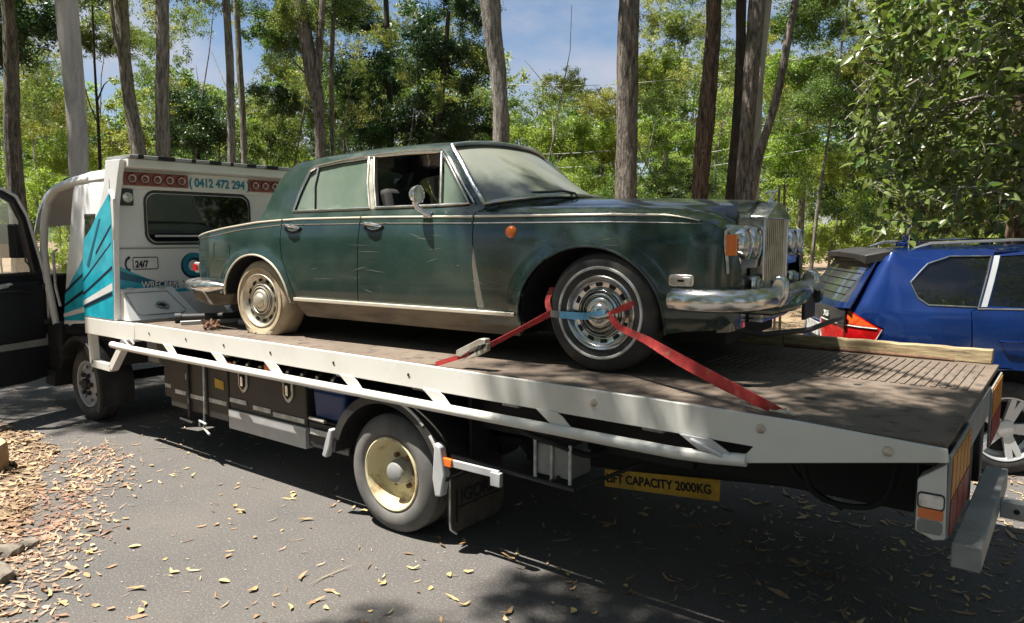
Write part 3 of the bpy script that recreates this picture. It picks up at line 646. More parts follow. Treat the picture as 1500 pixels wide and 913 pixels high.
g = G(); q = [slope(.37+a, .60+b_) for a, b_ in ((-.04, .0), (.0, -.05), (.05, .04), (.02, .07))]; q = [(p[0]+.013, p[1], p[2]+.018) for p in q]; g.add(q, [(0, 1, 2, 3)]); g.obj('latch_keyhole', m_dark, lock, smooth=0)
for y in (.12, .42):
    g = G(); p = slope(y, .03); g.box(p[0]-.02, p[0]+.02, y-.03, y+.03, p[2], p[2]+.02); g.obj('lid_hinge', m_silver, lock, .004)
# winch bay beyond the locker
g = G(); g.add([(-6.95, .82, 1.42), (-6.95, 1.25, 1.42), (-6.55, 1.40, 1.12), (-6.60, .95, 1.12)], [(0, 1, 2, 3)]); g.obj('splash_plate', m_whitecab, T, smooth=0)
g = G(); g.lathe([(0, .058), (.014, .056), (.014, .046), (.006, .042)], (-6.80, .96, 1.32), 'x', 22); ll = g.obj('round_lamp', m_black, T)
g = G(); g.lathe([(.0, .044), (.012, .040), (.018, 0)], (-6.80, .96, 1.32), 'x', 22); g.obj('round_lens', m_lamp, ll)
g = G(); g.box(-6.68, -6.55, .97, 1.05, ZD, ZD+.12); g.box(-6.66, -6.60, .94, 1.10, ZD+.10, ZD+.13); g.lathe([(0, .03), (.05, .02)], (-6.62, 1.0, ZD+.13), 'z', 10); g.obj('winch_valve', m_black, T, .004)
g = G(); g.lathe([(0, .11), (.02, .11), (.02, .07), (.5, .07), (.5, .11), (.52, .11)], (-6.55, 1.45, ZD+.14), 'y', 20); g.box(-6.68, -6.42, 1.38, 1.45, ZD, ZD+.24); g.box(-6.68, -6.42, 1.97, 2.04, ZD, ZD+.24); g.obj('winch', m_black, T, .004)
g = G(); g.tube([(-6.45, 1.30, ZD), (-6.45, 1.30, ZD+.26), (-6.45, 2.1, ZD+.26), (-6.45, 2.1, ZD)], .02, 8); g.obj('winch_frame', m_zinc, T)

# cab -----------------------------------------------------------------
y0, y1 = .12, 2.02
g = G()   # rear quarter of the cab side, behind the door
rq = [(-8.40, .98), (-7.58, 1.05), (-7.42, 1.7), (-7.38, 2.44), (-7.7, 2.50), (-8.05, 2.49), (-8.20, 2.40), (-8.22, 1.9), (-8.32, 1.3)]
def cabside(x, z): return (x, y0+.10*max(0, (z-1.3)/1.2)**1.5+(.06*max(0, (z-2.35)/.15)**2), z)
CS = (-8.0, 1.0, 1.5)
q = sheet('cab_side', rq, cabside, m_whitecab, T, CS, holes=[[(-7.92, 1.66), (-7.70, 1.70), (-7.68, 2.10), (-7.90, 2.10)]], res=.08, th=.03)
g = G(); g.prism([(-7.93, 1.65), (-7.69, 1.69), (-7.67, 2.11), (-7.91, 2.11)], y0+.05, y0+.06); g.obj('side_window', m_darkglass, T)
dec = [(-8.395, 1.02), (-8.33, 1.30), (-8.10, 1.50), (-7.9, 1.68), (-7.68, 1.76), (-7.45, 1.80), (-7.56, 1.07)]
def dcs(o_): return lambda x, z: (x, cabside(x, z)[1]-o_, z)
sheet('teal_decal', dec, dcs(.002), m_teal, q, CS, res=.1, th=.001)
sheet('dark_stripe', [(-8.36, 1.16), (-7.56, 1.45), (-7.56, 1.49), (-8.36, 1.19)], dcs(.004), m_navy, q, CS, res=.1, th=.001)
sheet('dark_stripe', [(-8.33, 1.3), (-7.9, 1.5), (-7.56, 1.60), (-7.56, 1.62), (-7.9, 1.53), (-8.33, 1.33)], dcs(.004), m_navy, q, CS, res=.1, th=.001)
sheet('white_stripe', [(-8.39, 1.05), (-7.60, 1.19), (-7.60, 1.25), (-8.39, 1.09)], dcs(.004), m_whitecab, q, CS, res=.1, th=.001)
# roof and pillars
def loft(rows):
    n = len(rows[0]); g = G(); g.add([p for r in rows for p in r], [(i*n+k, i*n+k+1, (i+1)*n+k+1, (i+1)*n+k) for i in range(len(rows)-1) for k in range(n-1)]); return g
rows = []
for x, z in ((-9.30, 2.00), (-9.16, 2.22), (-8.98, 2.37), (-8.75, 2.44), (-8.4, 2.49), (-7.9, 2.53), (-7.4, 2.54), (-7.36, 2.48)):
    r = []
    for k in range(17):
        s = k/16; y = y0+.13+(y1-y0-.26)*s; e = abs(2*s-1); r.append((x, y if x > -9.2 else y, z+.035*(1-e**4)))
    r = [(x, y0+.10, z-.09), (x, y0+.105, z-.03)]+r+[(x, y1-.105, z-.03), (x, y1-.10, z-.09)]
    rows.append(r)
rf = loft(rows).obj('cab_roof', m_whitecab, T, smooth=50)
outward(rf, (-8.3, 1.07, 1.8), .03)
g = G(); g.tube([(-8.62, y0+.03, .80), (-8.70, y0+.02, 1.10), (-8.82, y0+.02, 1.45), (-8.88, y0+.03, 1.75), (-8.90, y0+.06, 2.05), (-8.85, y0+.09, 2.27), (-8.66, y0+.11, 2.39), (-8.3, y0+.12, 2.43), (-7.9, y0+.12, 2.46)], [.032, .036, .038, .04, .04, .04, .04, .036, .03], 10); g.obj('door_frame', m_white, T)
g = G(); g.tube([(-8.93, y1-.03, 1.2), (-9.0, y1-.08, 2.0), (-8.85, y1-.12, 2.36)], .05, 8); g.tube([(-8.22, y1-.03, 1.2), (-8.2, y1-.1, 2.40)], .05, 8); g.box(-9.0, -7.4, y1-.1, y1-.05, .95, 1.52); g.box(-8.2, -7.4, y1-.12, y1-.07, 1.5, 2.44); g.obj('far_side', m_door, T)
g = G(); g.box(-7.42, -7.38, y0+.06, y1-.06, .95, 2.46); g.obj('cab_back', m_int, T)
g = G(); g.prism([(-9.28, .95), (-9.22, 1.45), (-9.05, 1.48), (-9.0, .9)], y0+.12, y1-.05); g.obj('dashboard', m_int, T, .03)
g = G(); g.prism([(-9.34, .75), (-9.36, 1.42), (-9.31, 1.42), (-9.28, .75)], y0+.1, y1-.02); g.obj('front_panel', m_whitecab, T, .02)
g = G(); g.add([(-9.34, y0+.14, 1.44), (-9.34, y1-.14, 1.44), (-9.02, y1-.16, 2.34), (-9.02, y0+.16, 2.34)], [(0, 1, 2, 3)]); wsx = g.obj('windscreen', mat('clear_glass', (.8, .9, .88), .02, trans=1, alpha=.25), T, smooth=0)
g = G(); g.tube([(-8.98, .5, 1.38), (-8.86, .5, 1.42)], .02, 8); r_ = []
for k in range(21): a = 2*PI*k/20; r_.append((-8.84+.09*math.cos(a), 1.55+.2*math.sin(a), 1.48+.17*math.cos(a)))
g.tube(r_, .014, 6); g.obj('steering_wheel', m_int, T)
g = G(); g.box(-8.35, -7.85, .25, .75, 1.10, 1.28); g.prism([(-7.95, 1.25), (-7.78, 2.0), (-7.62, 2.0), (-7.75, 1.2)], .27, .73); g.obj('seat', m_int, T, .05)
g = G(); g.box(-8.35, -7.85, 1.25, 1.8, 1.10, 1.28); g.prism([(-7.95, 1.25), (-7.78, 2.0), (-7.62, 2.0), (-7.75, 1.2)], 1.25, 1.75); g.obj('seat', m_int, T, .05)
g = G(); g.box(-9.2, -7.42, y0+.05, y1-.05, .86, .95); g.box(-8.6, -7.45, y0+.1, y1-.1, .62, .87); g.obj('cab_floor', m_dark, T, .02)
g = G(); g.tube([(-8.72, y0+.10, 1.75), (-8.70, y0+.05, 1.72), (-8.66, y0+.04, 1.35), (-8.62, y0+.06, 1.15)], .014, 8); g.obj('grab_rail', m_tape, T)
for z in (.95, 1.33):
    g = G(); g.box(-8.88, -8.78, y0-.04, y0+.03, z, z+.06); g.obj('door_hinge', m_black, T, .006)
g = G(); g.lathe([(0, .05), (.04, .05), (.06, .02), (.06, 0)], (-8.62, y0+.22, 2.45), 'z', 12); g.obj('roof_marker', m_dark, T)
archband(-8.03, .385, .46, .50, -20, 150, .08, .40, 20).obj('front_mudguard', m_black, T, smooth=40)
archband(-8.03, .385, .455, .53, -25, 60, .05, .09, 14).obj('guard_flare', m_black, T, .006, smooth=40)
g = G(); g.prism([(-9.30, .42), (-9.30, .92), (-8.5, .98), (-8.47, .6), (-8.62, .45)], y0-.01, y0+.25); g.box(-9.36, -9.2, y0, y1, .40, .76); g.obj('step_panel', m_dark, T, .02)
g = G(); g.box(-8.84, -8.60, y0-.05, y0+.15, .30, .47); g.obj('entry_step', m_dark, T, .01)
# open door: hinged at the front pillar, swung about 75 degrees
hx, hy = -8.86, .14
da = math.radians(72)
du = Vector((math.cos(da), -math.sin(da), 0))
dn = Vector((math.sin(da), math.cos(da), 0))         # inner face normal (towards +X)
def dp(u, w, z): v = Vector((hx, hy, 0))+du*u+dn*w; return (v.x, v.y, z)
dout = [(0.0, .95), (0.0, 1.40), (.06, 1.66), (.17, 2.1), (.28, 2.30), (.42, 2.37), (.95, 2.38), (1.03, 2.3), (1.04, 1.2), (1.0, .72), (.10, .72), (.02, .80)]
whole = [(.14, 1.50), (.24, 2.05), (.33, 2.24), (.45, 2.30), (.92, 2.31), (.97, 2.26), (.97, 1.50)]
DC = Vector(dp(.5, -1.0, 1.5))
dshell = sheet('door', dout, lambda u, z: dp(u, 0, z), m_door, T, DC, holes=[whole], res=.12, th=.06, smooth=30)
rim_ = [dp(u, .012, z) for u, z in dout]
g = G(); g.tube(rim_+[rim_[0]], .016, 8); g.obj('door_edge', m_whitecab, dshell)
rim_ = [dp(u, .016, z) for u, z in whole]
g = G(); g.tube(rim_+[rim_[0]], .020, 8); g.obj('window_channel', m_black, dshell)
g = G(); a_ = [(.06, .80), (.92, .80), (.98, .9), (.98, 1.42), (.10, 1.42), (.04, 1.30)]
vs = [dp(u, .008, z) for u, z in a_]+[dp(u, .045, z) for u, z in a_]; n = len(a_)
g.add(vs, [tuple(range(n))[::-1], tuple(range(n, 2*n))]+[(i, (i+1) % n, n+(i+1) % n, n+i) for i in range(n)]); g.obj('door_card', m_door, dshell, .015)
g = G(); g.tube([dp(.25, .07, 1.30), dp(.35, .075, 1.33), dp(.65, .075, 1.33), dp(.72, .06, 1.30)], .016, 8); g.obj('armrest', m_door, dshell)
g = G(); q = [dp(.42, .052, 1.42), dp(.58, .052, 1.40), dp(.56, .06, 1.36), dp(.46, .06, 1.37)]; g.add(q, [(0, 1, 2, 3)]); g.tube([dp(.42, .06, 1.40), dp(.60, .06, 1.385)], .009, 6); g.obj('inner_handle', m_tape, dshell)
g = G(); a_ = [(.02, .72), (1.0, .72), (1.0, .80), (.9, .78), (.10, .80), (.03, .86)]
vs = [dp(u, -.01, z) for u, z in a_]+[dp(u, .035, z) for u, z in a_]; g.add(vs, [tuple(range(6))[::-1], tuple(range(6, 12))]+[(i, (i+1) % 6, 6+(i+1) % 6, 6+i) for i in range(6)]); g.obj('door_sill', m_grey, dshell, .006)
g = G(); q = [dp(u, .0, z) for u, z in whole]; g.add(q, [tuple(range(len(q)))]); g.obj('door_glass', mat('clear_glass', (.8, .9, .88), .02, trans=1, alpha=.25), dshell, smooth=0)
g = G(); q = [dp(.0, -.02, .40), dp(.3, -.02, .36), dp(.95, -.02, .36), dp(1.0, -.02, .72), dp(.0, -.02, .72)]; q2 = [tuple(Vector(p)+dn*.07) for p in q]
g.add(q+q2, [tuple(range(5))[::-1], tuple(range(5, 10))]+[(i, (i+1) % 5, 5+(i+1) % 5, 5+i) for i in range(5)]); g.obj('door_skirt', m_door, dshell, .01)
g = G(); g.tube([dp(.05, -.06, 1.5), dp(.10, -.25, 1.62), dp(.10, -.28, 2.05), dp(.08, -.1, 2.12)], .012, 8); g.obj('mirror_arm', m_black, T)
g = G(); c_ = dp(.12, -.30, 1.82); g.box(c_[0]-.05, c_[0]+.03, c_[1]-.12, c_[1]+.12, 1.66, 2.02); g.obj('side_mirror', m_black, T, .02)

# loose gear on the deck beside the locker
def gear(name, label, cat, g, m, base, bevel=0):
    t = g.obj(name, m, None, bevel); return tag(t, label, cat)
def put(name, label, cat, verts_g, m, loc, rz=0, bevel=0, group=None):
    o = verts_g.obj(name, m, None, bevel); o.location = loc; o.rotation_euler = (0, 0, rz); return tag(o, label, cat, group)
g = G(); g.tube([(0, 0, .045), (.05, 0, .045)], .045, 16); g.tube([(.05, 0, .045), (.5, 0, .045)], .034, 16); g.tube([(.5, 0, .045), (.55, 0, .045)], .04, 16)
put('hydraulic_ram', 'black and silver ram lying on the deck in front of the locker', 'ram', g, m_black, (-6.42, 3.42, ZD), 1.02)
g = G(); g.box(0, .62, -.02, .02, 0, .035); put('steel_bar', 'pale steel bar lying along the dark ram near the headboard', 'bar', g, m_silver, (-6.22, 3.36, ZD), 1.15, .004)
g = G(); g.box(0, .75, -.035, .035, 0, .03); put('timber_batten', 'long dusty batten on the deck behind the ram', 'batten', g, m_wood, (-6.42, 3.60, ZD), 1.0, .004)
g = G(); g.box(0, .22, -.05, .05, 0, .05); g.box(.2, .38, -.03, .03, 0, .03); put('chock', 'light grey chock on the deck just ahead of the flat rear tyre', 'chock', g, m_silver, (-5.85, 3.70, ZD), .7, .012)
g = G(); rng = random.Random(5)
for i in range(14):
    a = rng.uniform(0, 6.28); r = rng.uniform(0, .07); g.tube([(r*math.cos(a), r*math.sin(a), .01+.01*(i % 3)), (r*math.cos(a)+.04*math.cos(a*3), r*math.sin(a)+.04*math.sin(a*3), .03+.018*(i % 4))], .012, 6)
put('rusty_shackle', 'small heap of rusty chain and shackle on the tray edge', 'chain', g, m_rust, (-5.72, 3.36, ZD), 0)
g = G()
for i in range(5): g.tube([(i*.04, .02*(i % 2), .006), (i*.04+.05, .02*((i+1) % 2), .012)], .006, 6)
g.box(.1, .24, -.03, .0, 0, .012); put('flat_hook', 'dark flat hook and chain end beside the flat rear tyre', 'hook', g, m_black, (-5.30, 3.42, ZD), .25)

# ------------------------------------------------------------------ the green sedan
CAR = Thing('vintage_car', 'dusty dark green vintage luxury sedan strapped to the truck tray', 'car', (-4.988, 3.44, ZD), math.radians(3.86), (1.2, .86, 0))
CW = 1.72; CY = CW/2
_Z = [.12, .20, .27, .33, .45, .6, .75, .82, .845, .87, .90, .93, .95, 1.0, 1.15, 1.33, 1.36, 1.39, 1.41]
_I = [.12, .07, .025, .006, 0, 0, .006, .018, .026, .030, .040, .062, .078, .098, .155, .236, .255, .285, .33]
_XX = [-1.29, -1.26, -1.2, -1.1, -.9, -.6, -.3, 0, 2.5, 3.0, 3.2, 3.35, 3.45, 3.52, 3.56, 3.58]
_XI = [.42, .30, .19, .12, .06, .025, .008, 0, 0, .012, .028, .045, .070, .105, .15, .20]
def ins(x, z): return interp(z, _Z, _I)+interp(x, _XX, _XI)
def smooth_ins(x, z):
    return (ins(x-.02, z-.01)+ins(x+.02, z-.01)+ins(x-.02, z+.01)+ins(x+.02, z+.01)+2*ins(x, z))/6
def flare(x, z):
    f = 0
    for (cx, cz, rx, rz, k) in ((2.755, .30, .462, .420, .022), (-.195, .245, .415, .385, .022)):
        d = math.hypot((x-cx)/(rx), (z-cz)/(rz))
        if z > cz-.2: f += k*math.exp(-((d-1.0)/.13)**2) if d > 1.0 else k
    return f
def side(x, z, o=0): return (x, smooth_ins(x, z)-flare(x, z)-o, z)
def side2(x, z, o=0): p = side(x, z, o); return (p[0], CW-p[1], p[2])
ARF = arc(2.755, .30, .462, .420, 186, -8, 26)
ARR = arc(-.195, .245, .415, .385, 172, 4, 24)
def ztopside(x): return interp(x, [-1.3, -1.2, -.9, -.4, -.2, .1, .5, 1.0, 1.95, 2.9, 3.15, 3.27, 3.36, 3.42, 3.47, 3.51, 3.54, 3.56], [.74, .775, .815, .865, .885, .90, .915, .925, .925, .912, .900, .885, .868, .852, .830, .795, .75, .70])
top = lambda a, b, n=12: [(a+(b-a)*i/n, ztopside(a+(b-a)*i/n)) for i in range(n+1)]
CC = (1.2, .86, .7)
GAP = .0035
# four skin panels of the near side
rear = [(-1.29, .72), (-1.28, .36), (-1.22, .30), (-.62, .30)]+ARR+[(.22, .262), (.275, .272), (.272, .31)]+[(.20, .47), (.127, .60), (.108, .72), (.104, .90)]+top(.10, -1.28, 16)
rearf = sheet('rear_wing', rear, side, m_rr, CAR, CC, res=.035)
rdoor = [(.276+GAP, .31), (.204+GAP, .47), (.130+GAP, .60), (.112+GAP, .72), (.108+GAP, .902)]+top(.112+GAP, .94-GAP, 8)+[(.935-GAP, .60), (.925-GAP, .31)]
rd = sheet('rear_door', rdoor, side, m_rr, CAR, CC, res=.05)
fdoor = [(.925+GAP, .31), (.935+GAP, .6)]+top(.94+GAP, 1.925-GAP, 8)+[(1.935-GAP, .8), (1.965-GAP, .5), (1.972-GAP, .31)]
fd = sheet('front_door', fdoor, side, m_rr, CAR, CC, res=.05)
front = [(1.972+GAP, .31), (1.965+GAP, .5), (1.935+GAP, .8)]+top(1.928+GAP, 3.555, 30)+[(3.575, .62), (3.58, .55), (3.57, .34), (3.5, .28), (3.3, .26)]+ARF[::-1]+[(2.296, .255), (2.28, .22), (1.98, .225)]
ff = sheet('front_wing', front, side, m_rr, CAR, CC, res=.032)
for nm, P in (('rear_wing', rear), ('front_wing', front)): sheet(nm, P, side2, m_rr, CAR, CC, res=.09)
sheet('rear_door', rdoor, side2, m_rr, CAR, CC, res=.12); sheet('front_door', fdoor, side2, m_rr, CAR, CC, res=.12)
# sill with chrome-grey strip, dirty rocker below
for sd_, nm in ((side, ''), (side2, '')):
    sheet('sill', [(.27, .215), (.30, .165), (2.24, .155), (2.27, .215), (2.262, .29), (.262, .29)], sd_, m_rrdirt, CAR, CC, res=.1, th=.05)
g = G(); g.prism([(.262, .288), (2.262, .286), (2.262, .311), (.262, .313)], -.012, .014); g.obj('sill_strip', m_chromedusty_highlight, CAR, .004)
# belt mouldings and painted shoulder highlight
def strip(z0, z1, x0, x1, o, name, m, n=40, zfun=None):
    g = G(); vs = []
    for i in range(n+1):
        x = x0+(x1-x0)*i/n; dz = ztopside(x)-.915
        for (zz, oo) in ((z0, .0), (z0, o), (z1, o), (z1, .0)):
            p = side(x, zz+dz, oo-.001); vs.append(p)
    g.add(vs, [(i*4+k, i*4+(k+1) % 4, (i+1)*4+(k+1) % 4, (i+1)*4+k) for i in range(n) for k in range(4)]+[(3, 2, 1, 0), (4*n, 4*n+1, 4*n+2, 4*n+3)])
    return g.obj(name, m, CAR, smooth=30)
def zbelt(x): return interp(x, [-1.28, -.99, -.43, .115, 1.15, 1.9, 2.9, 3.42], [.70, .750, .822, .861, .864, .858, .856, .842])
def wire(x0, x1, zoff, r, name, m, n=50):
    g = G(); g.tube([Vector(side(x0+(x1-x0)*i/n, min(zbelt(x0+(x1-x0)*i/n)+zoff, ztopside(x0+(x1-x0)*i/n)-.004), .001)) for i in range(n+1)], [r*min(1, .25+(x1-x0)*(n-i)/n/.35) if x1 > 3 else r for i in range(n+1)], 6); return g.obj(name, m, CAR)
for a, b_ in ((-1.2, .100), (.116, .932), (.945, 1.918), (1.934, 3.40)):
    wire(a, b_, 0, .0035, 'belt_moulding', m_chromedull, 24)
    wire(a, b_ if b_ < 3 else 3.38, .042, .008, 'dusty_shoulder_highlight', m_chromedusty_highlight, 24)  # dusty shoulder crease, its sky highlight laid on as a cream strip
# greenhouse side (both sides)
gh = [(-.20, .925), (-.13, 1.13), (-.05, 1.27), (.08, 1.345), (.3, 1.375), (.85, 1.398), (1.3, 1.402), (1.56, 1.388), (1.70, 1.25), (1.99, .955), (1.93, .926), (.9, .926), (.104, .90), (-.2, .885)]
hole = [(.165, .955), (.19, 1.10), (.232, 1.275), (.30, 1.308), (.55, 1.335), (.85, 1.352), (1.2, 1.360), (1.50, 1.352), (1.575, 1.30), (1.875, .985), (1.86, .968), (.9, .962)]
def gside(x, z, o=0): 
    return (x, ins(max(0, min(x, 2.5)), z)-o+(.02*max(0, (-x))/.2), z)
def gside2(x, z, o=0): p = gside(x, z, o); return (p[0], CW-p[1], p[2])
sheet('window_surround', gh, gside, m_rr, CAR, CC, holes=[hole], res=.05, th=.025)
sheet('window_surround', gh, gside2, m_rr, CAR, CC, holes=[hole], res=.07, th=.025)
def frame(pts, r, name, o=.004, m=None, closed=False, par=None, mirror=True):
    q = []
    for i in range(len(pts)-(0 if closed else 1)):
        a = pts[i]; b_ = pts[(i+1) % len(pts)]; k = max(1, int(math.hypot(a[0]-b_[0], a[1]-b_[1])/.06))
        q += [(a[0]+(b_[0]-a[0])*t/k, a[1]+(b_[1]-a[1])*t/k) for t in range(k)]
    q.append(pts[0] if closed else pts[-1])
    g = G(); g.tube([gside(x, z, o) for x, z in q], r, 8); ob = g.obj(name, m or m_chromedull, par or CAR)
    if mirror: g = G(); g.tube([gside2(x, z, o) for x, z in q], r, 6); g.obj(name, m or m_chromedull, par or CAR)
    return ob
rw = [(.18, .960), (.20, 1.10), (.243, 1.272), (.305, 1.300), (.55, 1.326), (.838, 1.343), (.90, 1.15), (.985, .970)]
frame(rw, .011, 'rear_door_frame', closed=True)
fw = [(1.045, .972), (.965, 1.15), (.885, 1.346), (1.2, 1.351), (1.50, 1.344), (1.565, 1.295), (1.855, .983), (1.6, .976)]
frame(fw, .011, 'front_door_frame', closed=True)
frame([(.245, 1.27), (.30, 1.308), (.6, 1.342), (.9, 1.362), (1.2, 1.370), (1.52, 1.362), (1.60, 1.30), (1.905, .985)], .006, 'drip_rail', .018, m_chromedull)
frame([(.415, .965), (.345, 1.15), (.325, 1.30)], .008, 'quarter_light_bar')
frame([(1.620, .98), (1.575, 1.15), (1.512, 1.342)], .011, 'vent_bar')
sheet('door_pillar', [(.975, .965), (.895, 1.15), (.835, 1.350), (.888, 1.353), (.968, 1.15), (1.05, .968)], lambda x, z: gside(x, z, .002), m_chromedirty, CAR, CC, res=.06, th=.03)
sheet('door_pillar', [(.975, .965), (.895, 1.15), (.835, 1.350), (.888, 1.353), (.968, 1.15), (1.05, .968)], lambda x, z: gside2(x, z, .002), m_chromedirty, CAR, CC, res=.06, th=.03)
def gl(o): return lambda x, z: gside(x, z, -o)
def gl2(o): return lambda x, z: gside2(x, z, -o)
q1 = [(.19, .962), (.21, 1.10), (.245, 1.27), (.318, 1.302), (.335, 1.15), (.405, .964)]
q2 = [(.425, .964), (.355, 1.15), (.335, 1.304), (.55, 1.326), (.832, 1.343), (.895, 1.15), (.98, .97)]
q3 = [(1.632, .98), (1.588, 1.15), (1.528, 1.335), (1.565, 1.293), (1.85, .984)]
q4 = [(1.045, .972), (.965, 1.15), (.885, 1.346), (1.2, 1.351), (1.50, 1.344), (1.57, 1.15), (1.615, .976)]
sheet('quarter_glass', q1, gl(.012), m_glass, CAR, CC, res=.08, th=.004); sheet('rear_window', q2, gl(.012), m_glass, CAR, CC, res=.1, th=.004)
sheet('vent_window', q3, gl(.012), m_glass, CAR, CC, res=.08, th=.004)
m_cg = mat('far_glass', (.30, .36, .33), .3, alpha=.55, coat=.3, col2=(.4, .44, .4), scale=3)
for q_, nm in ((q1, 'quarter_glass'), (q2, 'rear_window'), (q3, 'vent_window')): sheet(nm, q_, gl2(.012), m_cg, CAR, CC, res=.12, th=.004)
# roof skin
E_ = [(-.20, .93), (-.13, 1.13), (-.05, 1.27), (.08, 1.345), (.3, 1.375), (.6, 1.390), (.85, 1.398), (1.3, 1.402), (1.56, 1.388)]
C_ = [(-.32, .945), (-.22, 1.15), (-.11, 1.30), (.05, 1.40), (.3, 1.440), (.6, 1.462), (.85, 1.470), (1.3, 1.468), (1.66, 1.430)]
def cr(P, t):
    n = len(P)-1; i = min(int(t), n-1); f = t-i; p = [P[max(i-1, 0)], P[i], P[i+1], P[min(i+2, n)]]
    return tuple(.5*((2*p[1][k])+(-p[0][k]+p[2][k])*f+(2*p[0][k]-5*p[1][k]+4*p[2][k]-p[3][k])*f*f+(-p[0][k]+3*p[1][k]-3*p[2][k]+p[3][k])*f**3) for k in range(len(P[0])))
def crown(E, C, ny=28, nt=40, t0=0, t1=None, pw=2.3, ymar=0):
    rows = []; t1 = t1 if t1 is not None else len(E)-1
    for i in range(nt+1):
        t = t0+(t1-t0)*i/nt; e = cr(E, t); c = cr(C, t); ye = gside(e[0], e[1])[1]+ymar; r = []
        for k in range(ny+1):
            s = abs(2*k/ny-1); h = 1-s**pw; u = k/ny
            r.append((e[0]+(c[0]-e[0])*(1-s*s), ye+(CW-2*ye)*(.5-.5*math.cos(PI*u)) if False else ye+(CW-2*ye)*u, e[1]+(c[1]-e[1])*h))
        rows.append(r)
    return rows
outward(loft(crown(E_, C_, t0=3)).obj('roof', m_rr, CAR, smooth=60), CC, .02)
outward(loft(crown(E_, C_, t0=0, t1=3, nt=14)).obj('rear_screen', m_glass, CAR, smooth=60), CC, .006)
# windscreen
WE = [(1.575, 1.372), (1.70, 1.25), (1.84, 1.10), (1.975, .965)]; WC = [(1.69, 1.415), (1.88, 1.29), (2.10, 1.145), (2.29, 1.035)]
ws = outward(loft(crown(WE, WC, nt=12, pw=3)).obj('windscreen', m_wind, CAR, smooth=60), CC, .006)
rws = crown(WE, WC, nt=12, pw=3)
outward(loft([[(p[0], p[1], p[2]+.004) for p in rws[-1]], [(p[0]+.015, p[1], p[2]-.05) for p in rws[-1]], [(p[0]+.02, p[1], p[2]-.20) for p in rws[-1]]]).obj('screen_bulkhead', m_rr, CAR, smooth=40), CC, .01)
outl = rws[0]+[r[-1] for r in rws[1:]]+rws[-1][::-1]+[r[0] for r in rws[::-1][1:]]
g = G(); g.tube([(p[0]+.012, p[1]+(-.010 if p[1] < CY else .010), p[2]+.012) for p in outl], .016, 10); g.obj('screen_surround', m_chromedull, CAR)
g = G(); g.tube([(p[0]+.016, p[1]+(.024 if p[1] < CY else -.024), p[2]+.000) for p in outl], .007, 6); g.obj('screen_seal', m_black, CAR)
g = G(); wp = rws[10]; b0 = Vector(wp[11]); g.tube([(2.33, .66, 1.035), (2.31, .66, 1.06), (2.25, .60, 1.075), (2.12, .42, 1.06)], .008, 6); g.tube([(2.28, .80, 1.05), (2.19, .55, 1.062), (2.06, .34, 1.055)], .006, 6); g.obj('wiper', m_black, CAR)
g = G(); g.tube([(2.36, 1.1, 1.01), (2.30, 1.12, 1.04), (2.2, .98, 1.07), (2.12, .85, 1.09)], .008, 6); g.obj('wiper', m_black, CAR)
# bonnet, wing tops, scuttle
def ztop(x, y):
    yy = min(y, CW-y); 
    zs = ztopside(x); ys = smooth_ins(x, zs)-flare(x, zs)
    t = max(0, min(1, (yy-ys)/.16)); crest = zs+.042*math.sin(t*PI/2)
    if x < 2.2: crest += .012*(2.2-x)
    if yy > .36:
        u = (yy-.36)/.5; cen = interp(x, [1.9, 2.3, 3.0, 3.5, 3.6], [1.045, 1.035, 1.016, .988, .98]); base = interp(x, [1.9, 3.3, 3.45, 3.55], [.968, .952, .945, .94])
        zb = base+(cen-base)*math.sin(min(1, u)*PI/2)**.8
        return zb
    if yy > .26:
        u = (yy-.26)/.10; zc = crest; base = interp(x, [1.9, 3.3, 3.45, 3.55], [.968, .952, .945, .94]); s = u*u*(3-2*u); return zc*(1-s)+base*s-.006*math.sin(PI*u)
    return crest
def topgrid(x0f, x1f, ya, yb, nx, ny):
    rows = []
    for i in range(nx+1):
        r = []
        for k in range(ny+1):
            v = k/ny
            x0 = x0f(v); x1 = x1f(v); x = x0+(x1-x0)*i/nx
            yA = ya(x); yB = yb(x); y = yA+(yB-yA)*v
            r.append((x, y, ztop(x, y)))
        rows.append(r)
    return rows
ys_ = lambda x: smooth_ins(x, ztopside(x))-flare(x, ztopside(x))+.001
NOSE = 3.52
bon = topgrid(lambda v: 2.10+.20*math.sin(v*PI), lambda v: 3.485, lambda x: .36, lambda x: CW-.36, 30, 24)
outward(loft(bon).obj('bonnet', m_rr, CAR, smooth=60), (2.8, .86, .5), .01)
w1 = topgrid(lambda v: 1.96+.12*v, lambda v: 3.53-.03*v, ys_, lambda x: .355, 44, 14); outward(loft(w1).obj('wing_top', m_rr, CAR, smooth=60), (2.8, .86, .5), .01)
w2 = [[(p[0], CW-p[1], p[2]) for p in r] for r in w1]; outward(loft(w2).obj('wing_top', m_rr, CAR, smooth=60), (2.8, .86, .5), .01)
sc = topgrid(lambda v: 1.98-.02*math.sin(v*PI), lambda v: 2.09+.20*math.sin(v*PI), lambda x: .30, lambda x: CW-.30, 5, 20); outward(loft(sc).obj('scuttle', m_rr, CAR, smooth=60), (2.0, .86, .5), .01)
# shoulder fill between windows base and side panels
sh = []
for i in range(31):
    x = -.2+i*(2.2/30); zs = ztopside(x); a = side(x, zs); sh.append([(x, a[1], zs), (x, a[1]+.012, zs+.006), (x, ins(max(0, x), .95)-.006, .938 if x > .1 else .91+.03*x), (x, ins(max(0, x), .95)+.02, .95 if x > .1 else .925)])
outward(loft(sh).obj('door_shoulder', m_rr, CAR, smooth=50), (1.0, .86, .5), .01)
